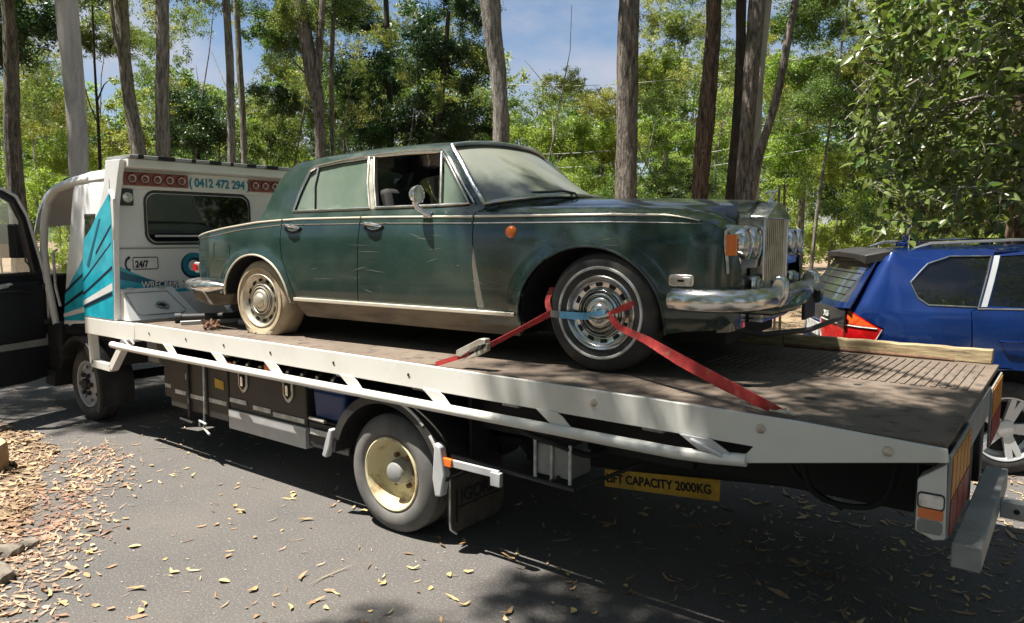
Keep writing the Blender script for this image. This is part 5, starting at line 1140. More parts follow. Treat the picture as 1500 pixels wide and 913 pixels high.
# roof, spoiler, rails, fin
rows = []
for x, z, yi in ((-.78, 1.772, .34), (-.4, 1.80, .32), (.2, 1.825, .31), (.9, 1.825, .31), (1.35, 1.79, .33), (1.9, 1.52, .26), (2.35, 1.20, .16)):
    rows.append([(x-.08*(1-abs(2*k/16-1)**2)*(1 if x < 0 else -1.0), yi+(SW-2*yi)*k/16, z-.045*abs(2*k/16-1)**3) for k in range(17)])
outward(loft(rows[:5]).obj('roof', m_blue, SUV, smooth=50), SC, .02); outward(loft(rows[4:]).obj('windscreen', m_darkglass, SUV, smooth=50), SC, .01)
rows = []
for x, z in ((2.30, 1.19), (2.8, 1.13), (3.4, 1.05), (3.75, .95), (3.88, .8), (3.9, .5)): rows.append([(x+.05*(1-abs(2*k/16-1)**2), .08+(SW-.16)*k/16, z+.03*(1-abs(2*k/16-1)**2)) for k in range(17)])
outward(loft(rows).obj('bonnet', m_blue, SUV, smooth=50), SC, .02)
g = G(); vs = []
for i in range(17):
    s = i/16; y = .33+(SW-.66)*s; e = abs(2*s-1)
    vs += [(-.80, y, 1.775+.02*(1-e**3)), (-1.06+.05*e**3, y, 1.735+.02*(1-e**3)), (-1.05+.05*e**3, y, 1.655+.05*(1-e**4)), (-.80, y, 1.70)]
g.add(vs, [(i*4+k, i*4+(k+1) % 4, (i+1)*4+(k+1) % 4, (i+1)*4+k) for i in range(16) for k in range(4)]+[(3, 2, 1, 0), (64, 65, 66, 67)]); g.obj('roof_spoiler', m_black, SUV, .008, smooth=40)
for y in (.36, SW-.36):
    g = G(); g.tube([(-.62, y, 1.79), (-.50, y, 1.835), (.3, y+.0, 1.87), (1.1, y, 1.85), (1.25, y, 1.80)], .012, 8); g.obj('roof_rail', m_chromedull, SUV)
g = G(); g.prism([(-.52, 1.83), (-.38, 1.83), (-.50, 1.895), (-.54, 1.90)], .90, .94); g.prism([(-.6, 1.80), (-.30, 1.81), (-.32, 1.84), (-.6, 1.84)], .87, .97); g.obj('aerial_fin', m_blue, SUV, .01)
# tail lamp
TLp = [(-1.70, 1.165), (-1.695, 1.05), (-1.64, .98), (-1.40, .955), (-1.2, .95), (-1.06, .985), (-.97, 1.05), (-.925, 1.14), (-1.06, 1.215), (-1.20, 1.285), (-1.235, 1.18)]
tl = sheet('tail_lamp', TLp, lambda u, z: smap(u, z, .010), m_red, SUV, SC, res=.04, th=.03)
sheet('amber_lens', [(-1.21, 1.17), (-1.21, 1.275), (-1.08, 1.215), (-.96, 1.148)], lambda u, z: smap(u, z, .013), m_redor, tl, SC, res=.04, th=.002)
g = G(); g.tube([smap(-1.66+i*.05, 1.172-.002*i, .016) for i in range(15)], .006, 6); g.obj('lamp_strip', m_tape, tl)
g = G(); g.tube([smap(u, z, .014) for u, z in TLp[0:8]], .0035, 6); g.obj('lamp_rim', m_tape, tl)
g = G(); g.tube([smap(-1.235, z, .013) for z in (.975, 1.07, 1.165)], .010, 6); g.obj('lamp_divider', m_lens, tl)
sheet('badge_panel', [(-1.80, 1.182), (-1.80, 1.29), (-1.245, 1.29), (-1.245, 1.182)], lambda u, z: smap(u, z, .012), m_black, SUV, SC, res=.06, th=.01)
pA = Vector(smap(-1.56, 1.205, .028)); pB = Vector(smap(-1.36, 1.205, .028)); text('badge', 'X5', .062, pA, pB-pA, (0, 0, 1), m_tape, SUV, .003, 1.3, bold=.003)
g = G(); p = smap(.0, 1.17, .01); g.tube([smap(-.08, 1.075, .004), smap(-.06, 1.078, .030), smap(.06, 1.078, .034), smap(.10, 1.075, .01)], .010, 8); g.obj('door_handle', m_blue, SUV)
# wheels
def suvw(cx, y, s):
    g = G(); r = .375; g.lathe([(.03, .255), (.008, .262), (0, .30), (.012, .345), (.035, .37), (.07, r), (.20, r), (.24, .36), (.25, .3), (.22, .25)], (cx, y, r), 'y', 48, s); w = g.obj('wheel', m_rub, SUV, smooth=50)
    g = G(); g.lathe([(.02, .262), (.004, .258), (.01, .245), (.09, .235), (.11, .20)], (cx, y, r), 'y', 48, s); rm = g.obj('rim', m_alloy, w, smooth=50)
    for i in range(10):
        a = 2*PI*(i//2)/5+(.14 if i % 2 else -.14); ca, sa = math.cos(a), math.sin(a); g = G(); vs = []
        for rr, ww, dd in ((.06, .030, .03), (.245, .022, .012)):
            for sg2 in (-1, 1): vs.append((cx+rr*ca-sg2*ww*sa, y+s*dd, r+rr*sa+sg2*ww*ca))
        vs += [(v[0], v[1]+s*.04, v[2]) for v in vs]; g.add(vs, [(0, 1, 3, 2), (4, 6, 7, 5), (0, 4, 5, 1), (1, 5, 7, 3), (3, 7, 6, 2), (2, 6, 4, 0)]); g.obj('spoke', m_alloy, rm, .004)
    g = G(); g.lathe([(.02, .07), (.015, .05), (.015, 0)], (cx, y, r), 'y', 20, s); g.obj('centre_cap', m_alloy, rm); g = G(); g.lathe([(.10, .2), (.10, 0)], (cx, y, r), 'y', 30, s); g.obj('brake_disc', m_dark, rm, smooth=0)
for cx in (0.02, 2.93): suvw(cx, .02, 1); suvw(cx, SW-.02, -1)
g = G(); g.box(-1.0, 3.7, .28, SW-.28, .25, .45); g.box(-.9, 2.2, .2, SW-.2, .45, .95); g.obj('underbody', m_dark, SUV)
for cx, P_ in ((0, AR), (2.93, AF)):
    rows = [[(x, .03, z), (x, .36, z)] for x, z in P_]; loft(rows).obj('arch_liner', m_dark, SUV, smooth=60)
    g = G(); g.add([(x, .36, z) for x, z in P_], [tuple(range(len(P_)))]); g.obj('arch_wall', m_dark, SUV, smooth=0)

# ------------------------------------------------------------------ trees
def wp(px, py, Z):
    d = _F+_r*((px-750)/1090.0)-_U*((py-456.5)/1090.0); h = d.dot(_fh); p = Vector((0, 0, H0))+d*(Z/h); return p
nrs = np.random.RandomState(4)
def leaf_quads(P, L, Wd, rs, droop=0.0):
    """rhombus leaves at points P: returns vertices (4n,3)"""
    n = len(P); a = rs.normal(size=(n, 3)); a[:, 2] -= droop; a /= np.linalg.norm(a, axis=1)[:, None]
    b = rs.normal(size=(n, 3)); b -= (b*a).sum(1)[:, None]*a; b /= np.linalg.norm(b, axis=1)[:, None]
    l = (L*(.6+.8*rs.rand(n)))[:, None]; w = (Wd*(.6+.8*rs.rand(n)))[:, None]
    return np.stack([P-a*l*.5, P-a*l*.05+b*w*.5, P+a*l*.5, P-a*l*.05-b*w*.5], 1).reshape(-1, 3)
def quads_mesh(name, V):
    n = len(V)//4; me = bpy.data.meshes.new(name)
    me.vertices.add(4*n); me.vertices.foreach_set('co', V.astype(np.float32).ravel())
    me.loops.add(4*n); me.loops.foreach_set('vertex_index', np.arange(4*n, dtype=np.int32))
    me.polygons.add(n); me.polygons.foreach_set('loop_start', np.arange(0, 4*n, 4, dtype=np.int32)); me.polygons.foreach_set('loop_total', np.full(n, 4, dtype=np.int32))
    me.update(calc_edges=True); me.validate(); return me
def crown_points(rs, nc, per, spread=.72, cr_=.36, flat=.8):
    C = []
    while len(C) < nc:
        p = rs.uniform(-1, 1, 3)
        if .15 < np.linalg.norm(p) < 1: C.append(p*spread*np.array([1, 1, flat]))
    C = np.array(C); P = []
    for c in C:
        r = cr_*(.6+.7*rs.rand()); sub = rs.normal(size=(max(3, per//60), 3)); sub /= np.linalg.norm(sub, axis=1)[:, None]; sub *= (rs.rand(len(sub))**.4)[:, None]*r
        for s in sub: P.append(c+s*np.array([1, 1, .7])+rs.normal(size=(60, 3))*r*.20)
    return C, np.concatenate(P)
VAR = []
for i in range(7):
    rs = np.random.RandomState(100+i); nc = (16, 22, 12, 18, 26, 14, 20)[i]
    C, P = crown_points(rs, nc, 10500//nc, cr_=(.34, .30, .40, .33, .27, .38, .31)[i])
    me = quads_mesh('crown', leaf_quads(P, .062, .026, rs, .3)); g = G()
    for c in C[:12]:
        q = Vector(c); g.tube([Vector((0, 0, -.25)), Vector((q.x*.4, q.y*.4, q.z*.35)), q], [.010, .007, .002], 5)
    gm = bpy.data.meshes.new('limbs'); gm.from_pydata(g.v, [], g.f); gm.polygons.foreach_set('use_smooth', [True]*len(gm.polygons))
    VAR.append((me, gm, P))
_mc = {}
def varmesh(i, kind, m):
    k = (i, kind, m.name)
    if k not in _mc: me = VAR[i][kind].copy(); me.materials.append(m); _mc[k] = me
    return _mc[k]
def add_crown(parent, i, ctr, R, leafm, barkm, flat=.85, limbs=True, rz=0):
    base = parent.location
    for kind, nm, m in ((0, 'crown', leafm), (1, 'limbs', barkm)):
        if kind == 1 and not limbs: continue
        o = bpy.data.objects.new(nm, varmesh(i, kind, m)); COL.objects.link(o); o.parent = parent
        o.location = Vector(ctr)-base; o.scale = (R, R, R*flat); o.rotation_euler = (0, 0, rz)
def trunk(path, radii, m, parent, n=22, rough=.09, name='trunk', seed=0, step=.16):
    base = parent.location if parent is not None else Vector((0, 0, 0)); rs = np.random.RandomState(seed+1)
    P = [Vector(p) for p in path]; seg = []; 
    T_ = []
    for i in range(len(P)-1):
        k = max(2, int((P[i+1]-P[i]).length/step))
        for t in range(k): T_.append(i+t/k)
    T_.append(len(P)-1)
    Pt = [tuple(p) for p in P]; rows = []; ph = rs.rand(n)*6; ph2 = rs.rand(n)*6; fr = 1.2+rs.rand(n)*2.2
    off_ = rs.rand(4)*6
    for j, t in enumerate(T_):
        c = Vector(cr(Pt, t)) if len(Pt) > 2 else P[0].lerp(P[1], t); c.x += radii[0]*rough*1.4*math.sin(c.z*1.3+seed); c.y += radii[0]*rough*1.2*math.sin(c.z*1.9+seed*2); i0 = min(int(t), len(P)-2); r = radii[i0]+(radii[i0+1]-radii[i0])*(t-i0)
        row = []
        for k in range(n):
            a = 2*PI*k/n; f = rough*(math.sin(ph[k]+c.z*fr[k])*.6+math.sin(ph2[k]+c.z*4.1)*.3+rs.uniform(-.45, .45))+.05*math.sin(2*a+off_[0]+c.z*.5)
            rr = r*(1+f); row.append((c.x+rr*math.cos(a)-base.x, c.y+rr*math.sin(a)-base.y, c.z-base.z))
        rows.append(row)
    vs = [p for r in rows for p in r]; fs = [(i*n+k, i*n+(k+1) % n, (i+1)*n+(k+1) % n, (i+1)*n+k) for i in range(len(rows)-1) for k in range(n)]
    me = bpy.data.meshes.new(name); me.from_pydata(vs, [], fs); me.materials.append(m); me.polygons.foreach_set('use_smooth', [True]*len(fs))
    o = bpy.data.objects.new(name, me); COL.objects.link(o); o.parent = parent; return o
def tree(label, pts, Z, wpx, m, crowns=(), name='gum_tree', forks=(), cat='tree', ext=3.0, rough=.09, group=None):
    """pts: trunk bearings bottom to top; Z distance; wpx trunk widths"""
    Q = [wp(x, y, Z) for x, y in pts]; d = (Q[1]-Q[0]) if len(Q) > 1 else Vector((0, 0, 1)); b = Q[0].copy()
    bx = b-Vector((d.x, d.y, 0))*(b.z/max(.5, d.z))*.6; bx.z = -.05
    if len(Q) > 1: dt = (Q[-1]-Q[-2]).normalized(); Q.append(Q[-1]+dt*(ext if Z < 19 else .4))
    Q = [bx]+Q; R = [w/1090*Z/2 for w in wpx]; R = [R[0]*1.25]+R+[R[-1]*.75]
    while len(R) < len(Q): R.append(R[-1]*.9)
    e = bpy.data.objects.new(name, None); COL.objects.link(e); e.location = (bx.x, bx.y, 0); tag(e, label, cat, group)
    trunk(Q, R[:len(Q)], m, e, seed=int(pts[0][0]), rough=rough)
    for f in forks:
        FQ = [wp(x, y, Z+dz) for x, y, dz in f[0]]; trunk(FQ, [w/1090*Z/2 for w in f[1]], m, e, 12, rough, 'limb', seed=int(f[0][0][0])+1)
    for c in crowns:
        (i, px, py, dz, rpx, lm) = c; add_crown(e, i, wp(px, py, Z+dz), rpx/1090*(Z+dz), lm, m, rz=px*.7)
    return e
LB, LM, LD, LY = m_leafb, m_leafm, m_leafd, m_leafy
tree('brown trunk at the far left edge, behind the open truck door', [(24, 300), (18, 150), (14, 60)], 14, [22, 20, 17], m_bbrown, [(0, 30, 20, 1, 95, LD), (2, -40, 80, 2, 80, LD), (3, 90, -60, 0, 110, LM)])
tree('tall smooth pale grey gum trunk right behind the truck cab', [(117, 300), (110, 150), (98, 0)], 11, [27, 27, 29], m_bwhite, [(1, 100, -240, 0, 150, LM)], rough=.03)
tree('leaning forked grey trunk left of the tow truck headboard', [(205, 260), (192, 150), (175, 0)], 15, [24, 17, 19], m_bgrey, [(2, 250, -60, 1, 110, LY)], forks=[([(200, 225, 0), (185, 120, 0), (166, 20, 0), (160, -60, 0)], [12, 10, 9, 7])])
tree('straight grey brown trunk just above the headboard left half', [(240, 270), (238, 120), (236, 0)], 14, [20, 19, 17], m_bgrey, [(3, 225, -150, 0, 120, LM)])
tree('slim straight trunk above the headboard, left of a thinner twin', [(341, 270), (337, 130), (332, 0)], 16, [12, 11, 11], m_bgrey, [(4, 395, 30, 1, 62, LM), (1, 300, -60, 0, 60, LY)])
tree('thinnest upright trunk directly right of its slim twin', [(358, 230), (352, 110), (345, 0)], 18, [9, 9, 8], m_bgrey, [(5, 420, 60, 0, 50, LM)])
tree('dark thin sapling beside the pale gum, with bare side twigs', [(148, 280), (143, 170), (140, 110)], 16, [5, 4, 3], m_bdark, [(6, 160, 60, 1, 55, LM)], name='sapling', forks=[([(144, 180, 0), (132, 155, 0), (125, 130, 0)], [3, 2, 1.5]), ([(142, 150, 0), (152, 125, 0), (160, 118, 0)], [3, 2, 1])])
tree('dark forked tree whose limbs spread into a V above the green sedan boot', [(469, 230), (467, 150), (462, 125)], 16, [15, 17, 22], m_bbrown, [(0, 430, 20, 0, 50, LM), (3, 500, -10, 1, 55, LM)], forks=[([(460, 135, 0), (452, 80, 0), (446, 0, 0), (440, -80, 0)], [12, 9, 8, 6]), ([(464, 130, 0), (468, 70, 0), (472, 0, 0), (474, -80, 0)], [13, 10, 9, 7]), ([(486, 230, 1), (486, 120, 1), (489, 0, 1)], [6, 7, 7]), ([(466, 138, 0), (455, 118, 0), (430, 90, 0)], [8, 5, 3])])
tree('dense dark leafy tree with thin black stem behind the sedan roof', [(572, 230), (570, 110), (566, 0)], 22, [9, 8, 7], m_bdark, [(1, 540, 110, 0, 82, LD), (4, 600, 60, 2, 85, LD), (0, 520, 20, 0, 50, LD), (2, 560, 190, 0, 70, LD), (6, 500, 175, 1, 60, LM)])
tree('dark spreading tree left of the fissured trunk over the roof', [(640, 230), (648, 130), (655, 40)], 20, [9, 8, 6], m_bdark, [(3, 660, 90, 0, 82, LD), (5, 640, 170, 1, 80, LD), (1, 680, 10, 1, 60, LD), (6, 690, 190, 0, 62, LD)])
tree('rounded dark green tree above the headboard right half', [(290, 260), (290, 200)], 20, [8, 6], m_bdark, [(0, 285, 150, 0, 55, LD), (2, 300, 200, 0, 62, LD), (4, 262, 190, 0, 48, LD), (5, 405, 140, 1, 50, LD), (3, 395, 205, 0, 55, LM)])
tree('mottled grey trunk forking at the top over the sedan windscreen', [(732, 240), (729, 120), (722, 20)], 13, [23, 23, 28], m_bgrey, [(2, 760, -170, 0, 130, LM)], forks=[([(722, 60, 0), (712, 20, 0), (703, -30, 0)], [14, 13, 12])], rough=.13)
tree('stout straight fissured trunk standing over the middle of the bonnet', [(918, 320), (919, 150), (920, 0)], 12, [29, 29, 28], m_bbrown, [(3, 900, -280, 0, 160, LM)], rough=.10)
tree('red brown leaning trunk over the front of the bonnet', [(1026, 310), (1033, 180), (1045, 0)], 13, [24, 23, 20], m_bred, [(5, 1060, -200, 0, 130, LM)], rough=.14)
tree('pale and brown trunk at the left of the clump behind the grille', [(1071, 300), (1082, 120), (1088, 0)], 13, [15, 14, 13], m_bdark, [(6, 1060, -160, 0, 100, LM)], rough=.12)
tree('thick grey middle trunk of the clump behind the grille', [(1088, 300), (1097, 150), (1108, 0)], 12.5, [21, 20, 22], m_bbrown, [(0, 1150, -190, 0, 120, LM)], rough=.12)
tree('cream streaked trunk at the right of the clump behind the grille', [(1104, 250), (1112, 120), (1122, 0)], 13.5, [14, 14, 15], m_bwhite, [(1, 1180, -120, 0, 90, LM)], rough=.08)
tree('curving dark trunk that leans right away from the clump', [(1097, 290), (1112, 220), (1140, 130), (1168, 0)], 12, [18, 13, 12, 10], m_bbrown, [(4, 1230, -40, 1, 80, LM)], rough=.12)
tree('slender twisted sapling right of the clump', [(1195, 330), (1205, 260), (1215, 190)], 15, [5, 4, 3], m_bgrey, [(2, 1205, 150, 0, 60, LM), (0, 1225, 240, 1, 50, LB)], name='sapling')
tree('feathery bright tree in the gap above the windscreen', [(815, 280), (820, 200)], 26, [6, 5], m_bgrey, [(3, 825, 130, 0, 46, LY), (5, 790, 200, 0, 60, LB), (1, 850, 200, 1, 60, LB)])
tree('yellow green tree crown left of the stout bonnet trunk', [(880, 290), (885, 210)], 28, [6, 5], m_bgrey, [(0, 885, 150, 0, 48, LY), (2, 900, 215, 0, 60, LB)])
tree('bright tree crown between the stout trunk and the red brown trunk', [(975, 290), (975, 190)], 24, [7, 6], m_bgrey, [(1, 985, 40, 0, 55, LM), (4, 965, 110, 1, 60, LB), (6, 990, 200, 0, 60, LB)])
tree('light green leafy tree just right of the leaning dark trunk', [(1175, 300), (1185, 150)], 22, [8, 6], m_bgrey, [(2, 1195, 30, 0, 75, LM), (5, 1170, 110, 0, 70, LB), (3, 1240, 130, 0, 70, LM), (0, 1160, 215, 0, 60, LB)])
tree('golden leafed small tree behind the truck cab window', [(200, 300), (150, 230)], 24, [5, 4], m_bgrey, [(4, 180, 205, 0, 60, LY), (6, 60, 150, 2, 75, LY), (1, 110, 230, 2, 60, LB)])
tree('reddish trunk half hidden by broad leaves at the right edge', [(1492, 345), (1490, 240), (1497, 80)], 9, [28, 26, 24], m_bred, [], rough=.12, ext=1.5)

# far woodland and undergrowth read as one mass each
def mass(name, m, spots, seed, n=1700, L=.115, Wd=.055):
    rs = np.random.RandomState(seed); out = []
    for (px, py, Z, rpx, k) in spots:
        r = rpx/1090*Z; nc = 18; C = rs.normal(size=(nc, 3)); C /= np.linalg.norm(C, axis=1)[:, None]; C *= (rs.rand(nc)**.5*.9)[:, None]
        idx = rs.randint(0, nc, n); D = rs.normal(size=(n, 3)); D /= np.linalg.norm(D, axis=1)[:, None]; AN = rs.uniform(.55, 1.5, size=(nc, 3)); D *= (rs.rand(n)**.6*.30)[:, None]
        P = (C[idx]+D*AN[idx]*np.array([1, 1, .85]))*np.array([r, r, r*.85])+np.array(wp(px, py, Z)); P = P[P[:, 2] > 0]
        out.append(leaf_quads(P, L*r, Wd*r, rs, .2))
    me = quads_mesh(name, np.concatenate(out)); me.materials.append(m); o = bpy.data.objects.new(name, me); COL.objects.link(o); return stuff(o)
rs = random.Random(21)
def toplim(px):
    return interp(px, [-60, 105, 115, 165, 180, 300, 315, 370, 390, 500, 740, 748, 780, 800, 860, 895, 905, 930, 960, 1600], [60, 60, 150, 150, 90, 90, 135, 135, 70, 60, 60, 185, 170, 130, 135, 165, 160, 120, 60, 50])
farw = [[], [], []]; cano = [[], []]; un = [[], [], []]
for i in range(62):
    px = -70+i*27
    for k in range(3):
        x = px+rs.uniform(-20, 20); t = toplim(x); py = t+38+(300-t-38)*(k+rs.random())/3; farw[rs.choice((0, 0, 1, 2))].append((x, py, rs.uniform(33, 44), rs.uniform(36, 58), 0))
for i in range(84):
    px = -60+i*19.5
    for py, Z in ((rs.uniform(190, 250), rs.uniform(25, 31)), (rs.uniform(245, 290), rs.uniform(20, 25)), (rs.uniform(295, 330), rs.uniform(16, 20))):
        x = px+rs.uniform(-14, 14)
        if 1060 < x < 1200 and py > 285: continue
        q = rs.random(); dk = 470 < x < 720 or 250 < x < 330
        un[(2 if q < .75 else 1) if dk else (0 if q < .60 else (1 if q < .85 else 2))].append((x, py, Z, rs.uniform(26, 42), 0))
gaps = lambda x, y: (742 < x < 908 and y < 150) or (120 < x < 168 and 60 < y < 160) or (305 < x < 375 and 50 < y < 140) or (1120 < x < 1160 and y < 40) or (570 < x < 640 and y < 20)
for i in range(760):
    x = rs.uniform(-40, 1480); py = rs.uniform(-60, 190)
    if gaps(x-22, py) or gaps(x+22, py) or gaps(x, py+20) or gaps(x, py): continue
    if rs.random() < .12 or (x > 700 and py < 60 and rs.random() < .4): continue
    cano[0 if rs.random() < .6 else 1].append((x, py, rs.uniform(19, 30), rs.uniform(16, 36), 0))
mass('far_woodland', m_leafm, farw[0], 1); mass('far_woodland', m_leafy, farw[1], 2); mass('far_woodland', m_leafb, farw[2], 7)
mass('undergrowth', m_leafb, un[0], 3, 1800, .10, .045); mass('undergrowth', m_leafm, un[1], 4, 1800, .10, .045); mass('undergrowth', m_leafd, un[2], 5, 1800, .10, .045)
mass('canopy_foliage', m_leafm, cano[0], 8, 800, .12, .045); mass('canopy_foliage', m_leafy, cano[1], 9, 800, .12, .045)
low = [(px, 306+rs.uniform(-8, 8), rs.uniform(31, 38), 34, 0) for px in range(-60, 1560, 26)]+[(px, 338+rs.uniform(-8, 8), rs.uniform(26, 33), 30, 0) for px in range(-60, 1560, 22)]+[(px, 352+rs.uniform(-6, 6), rs.uniform(17, 23), 30, 0) for px in range(1190, 1520, 26)]+[(px, 372+rs.uniform(-6, 6), rs.uniform(24, 26), 30, 0) for px in list(range(60, 300, 30))+list(range(1040, 1240, 26))]
mass('low_shrubs', m_leafb, low, 6, 1500)
# fine stems standing in the undergrowth
rs = random.Random(8); g = G()
for i in range(70):
    px = rs.uniform(-20, 1500); Z = rs.uniform(20, 36); a = wp(px, 345, Z); a.z = 0; dx = rs.uniform(-.12, .12); h = rs.uniform(3, 9); q = a.copy(); pt = [q.copy()]; dx = rs.uniform(-.25, .25)
    for k in range(7): dx += rs.uniform(-.22, .22); q = q+Vector((dx*h/7, rs.uniform(-.12, .12)*h/7, h/7)); pt.append(q.copy())
    g.tube(pt, [rs.uniform(.03, .06)*(1-k/8.5) for k in range(8)], 5, False)
    for k in (3, 4, 5): d = Vector((rs.uniform(-1, 1), rs.uniform(-1, 1), rs.uniform(.2, .9))); g.tube([pt[k], pt[k]+d*.5, pt[k]+d*.9+Vector((0, 0, .25))], [.02, .014, .004], 4, False)
stuff(g.obj('far_stems', m_bgrey, smooth=60))

# big leaved tree on the right: curved leaves on drooping twigs
def leafmesh(L, Wd, seed):
    rs = random.Random(seed); vs = []; fs = []; n = 5
    for i in range(n+1):
        t = i/n; w = Wd*math.sin(PI*min(1, t*1.02+.0))**.8*(1-.25*t) if 0 < i < n else 0; z = -.25*L*t*t; vs += [(L*t, -w/2, z+w*.18), (L*t, 0, z), (L*t, w/2, z+w*.18)]
    for i in range(n): a = 3*i; fs += [(a, a+1, a+4, a+3), (a+1, a+2, a+5, a+4)]
    return vs, fs
NT = bpy.data.objects.new('broadleaf_tree', None); COL.objects.link(NT); NT.location = (*far(1640, 8.5)[:2], 0); tag(NT, 'tree with large glossy leaves hanging over the blue SUV at right', 'tree')
rs = random.Random(77); leaves = []; g = G(); gl_ = G()
main = [wp(1640, 560, 8.5), wp(1620, 200, 8.5), wp(1600, -60, 8.4)]; main[0].z = 0
def gt(o): o.parent = NT; o.location = -NT.location; return o
g.tube(main, [.16, .12, .07], 12)
tw = []
for i in range(760):
    px = 1500-290*rs.random()**1.15+50; 
    py = rs.uniform(-60, 345); 
    if px < 1300: py = rs.uniform(-60, 80+ (px-1215)*2.8)
    if i > 580: px = rs.uniform(1530, 1850); py = rs.uniform(-120, 300)
    Z = rs.uniform(6.6, 9.6); s0 = wp(px+rs.uniform(-30, 60), py+rs.uniform(-45, 35), Z)
    d = (wp(px, py, Z)-s0).normalized(); p = s0.copy(); L_ = rs.uniform(.25, .6); pts = [p.copy()]
    for k in range(6):
        d = (d+Vector((rs.uniform(-.25, .25), rs.uniform(-.25, .25), rs.uniform(-.22, .22)))).normalized(); p = p+d*L_/6; pts.append(p.copy())
        for q in range(rs.choice((2, 3, 3))):
            ld = (d*.5+Vector((rs.uniform(-1, 1), rs.uniform(-1, 1), rs.uniform(-.9, .6)))).normalized(); leaves.append((p.copy(), ld, rs.choice((.06, .09, .11, .14))*rs.uniform(.8, 1.15)))
    g.tube(pts, [.007, .006, .005, .005, .004, .003, .002], 4)
for i in range(26):
    a = main[1].lerp(main[2], rs.random()); b = wp(rs.uniform(1290, 1500), rs.uniform(-40, 260), rs.uniform(7.3, 9)); g.tube([a, a.lerp(b, .5)+Vector((0, 0, rs.uniform(.0, .4))), b], [.035, .02, .007], 6)
gt(g.obj('branches', m_bgrey, smooth=60))
lv, lf = leafmesh(1, .56, 1); lmesh = bpy.data.meshes.new('leaf'); lmesh.from_pydata(lv, [], lf); lmesh.materials.append(m_leafn); lmesh.polygons.foreach_set('use_smooth', [True]*len(lf))
def leafmat(p, ld, s):
    x = ld; up_ = Vector((rs.uniform(-.9, .9), rs.uniform(-.9, .9), 1)).normalized(); y = up_.cross(x).normalized(); z = x.cross(y)
    return Matrix(((x.x*s, y.x*s, z.x*s, p.x), (x.y*s, y.y*s, z.y*s, p.y), (x.z*s, y.z*s, z.z*s, p.z), (0, 0, 0, 1)))
leaves.sort(key=lambda l: l[0].dot(_fh)/l[2]); NL = 290
for p, ld, s in leaves[:NL]:
    o = bpy.data.objects.new('leaf', lmesh); COL.objects.link(o); o.parent = NT; o.matrix_local = Matrix.Translation(-NT.location) @ leafmat(p, ld, s)
V = np.array(lv); av = []; af = []
for k, (p, ld, s) in enumerate(leaves[NL:]):
    Mx = np.array(leafmat(p, ld, s)); av.append(V @ Mx[:3, :3].T+Mx[:3, 3]); b = k*len(lv); af += [tuple(i+b for i in f) for f in lf]
me = bpy.data.meshes.new('foliage'); me.from_pydata(np.concatenate(av).tolist(), [], af); me.materials.append(m_leafn); me.polygons.foreach_set('use_smooth', [True]*len(af))
o = bpy.data.objects.new('foliage', me); COL.objects.link(o); gt(o); stuff(o)
add_crown(NT, 2, wp(1420, 60, 11.5), 1.5, m_leafm, m_bgrey); add_crown(NT, 5, wp(1480, 210, 11), 1.3, m_leafm, m_bgrey); add_crown(NT, 0, wp(1330, 170, 13), 1.3, m_leafd, m_bgrey); add_crown(NT, 3, wp(1390, 265, 12), 1.1, m_leafm, m_bgrey)

# trees that stand beside and behind the viewer and shade the road
def shade_tree(label, base, h, blobs, seed, leafm=LM):
    e = bpy.data.objects.new('shade_tree', None); COL.objects.link(e); e.location = (base[0], base[1], 0); tag(e, label, 'tree')
    tp = Vector((base[0]*.8+blobs[0][0]*.2, base[1]*.8+blobs[0][1]*.2, h-1.4)); trunk([Vector((base[0], base[1], -.05)), Vector((base[0], base[1], h*.45)), tp], [.2, .15, .1], m_bgrey, e, seed=seed)
    for k, (gx, gy, R, dh) in enumerate(blobs):
        hh = h+dh; c = Vector((gx-.26*hh, gy-.28*hh, hh)); add_crown(e, (k*3+seed) % 7, c, R, leafm, m_bgrey, flat=.6, limbs=False, rz=k)
        g = G(); g.tube([tp-e.location, (tp.lerp(c, .5)+Vector((0, 0, .3)))-e.location, c-e.location], [.08, .05, .015], 6); o = g.obj('limb', m_bgrey, smooth=60); o.parent = e
shade_tree('tree beside the viewer whose leaves shade the tail of the tray', (3.6, -2.2), 7.2, [(-.3, 2.5, 1.75, 0), (1.6, 1.6, 1.9, .4), (-2.3, 1.35, 1.1, .5), (-3.35, .65, .95, .2), (.6, 4.0, 1.5, .9), (-1.45, 4.75, 1.1, 1.2), (-1.9, 3.2, .7, 1.6), (-2.35, 2.2, .65, 1.0), (-2.05, 4.25, .75, 1.9), (-1.3, 5.7, .85, 1.5), (-.7, 3.6, .8, 1.4), (-1.55, 3.15, .8, 1.8), (-.9, 2.0, 1.1, .6)], 2)
shade_tree('tree beyond the viewer on the left that shades the road by the cab', (-13.2, -1.4), 8.2, [(-8.6, 3.9, 1.35, 0), (-10.4, 4.2, 1.5, .5), (-12.2, 4.0, 1.6, .2), (-9.6, 3.2, 1.0, 1.2), (-7.7, 3.55, .7, .9)], 5)
shade_tree('tree behind the SUV that shades its front half', (5.5, 8.5), 7.5, [(1.5, 7.3, 1.5, 0), (3.3, 7.0, 1.8, .5), (1.0, 9.2, 1.2, .6)], 1)

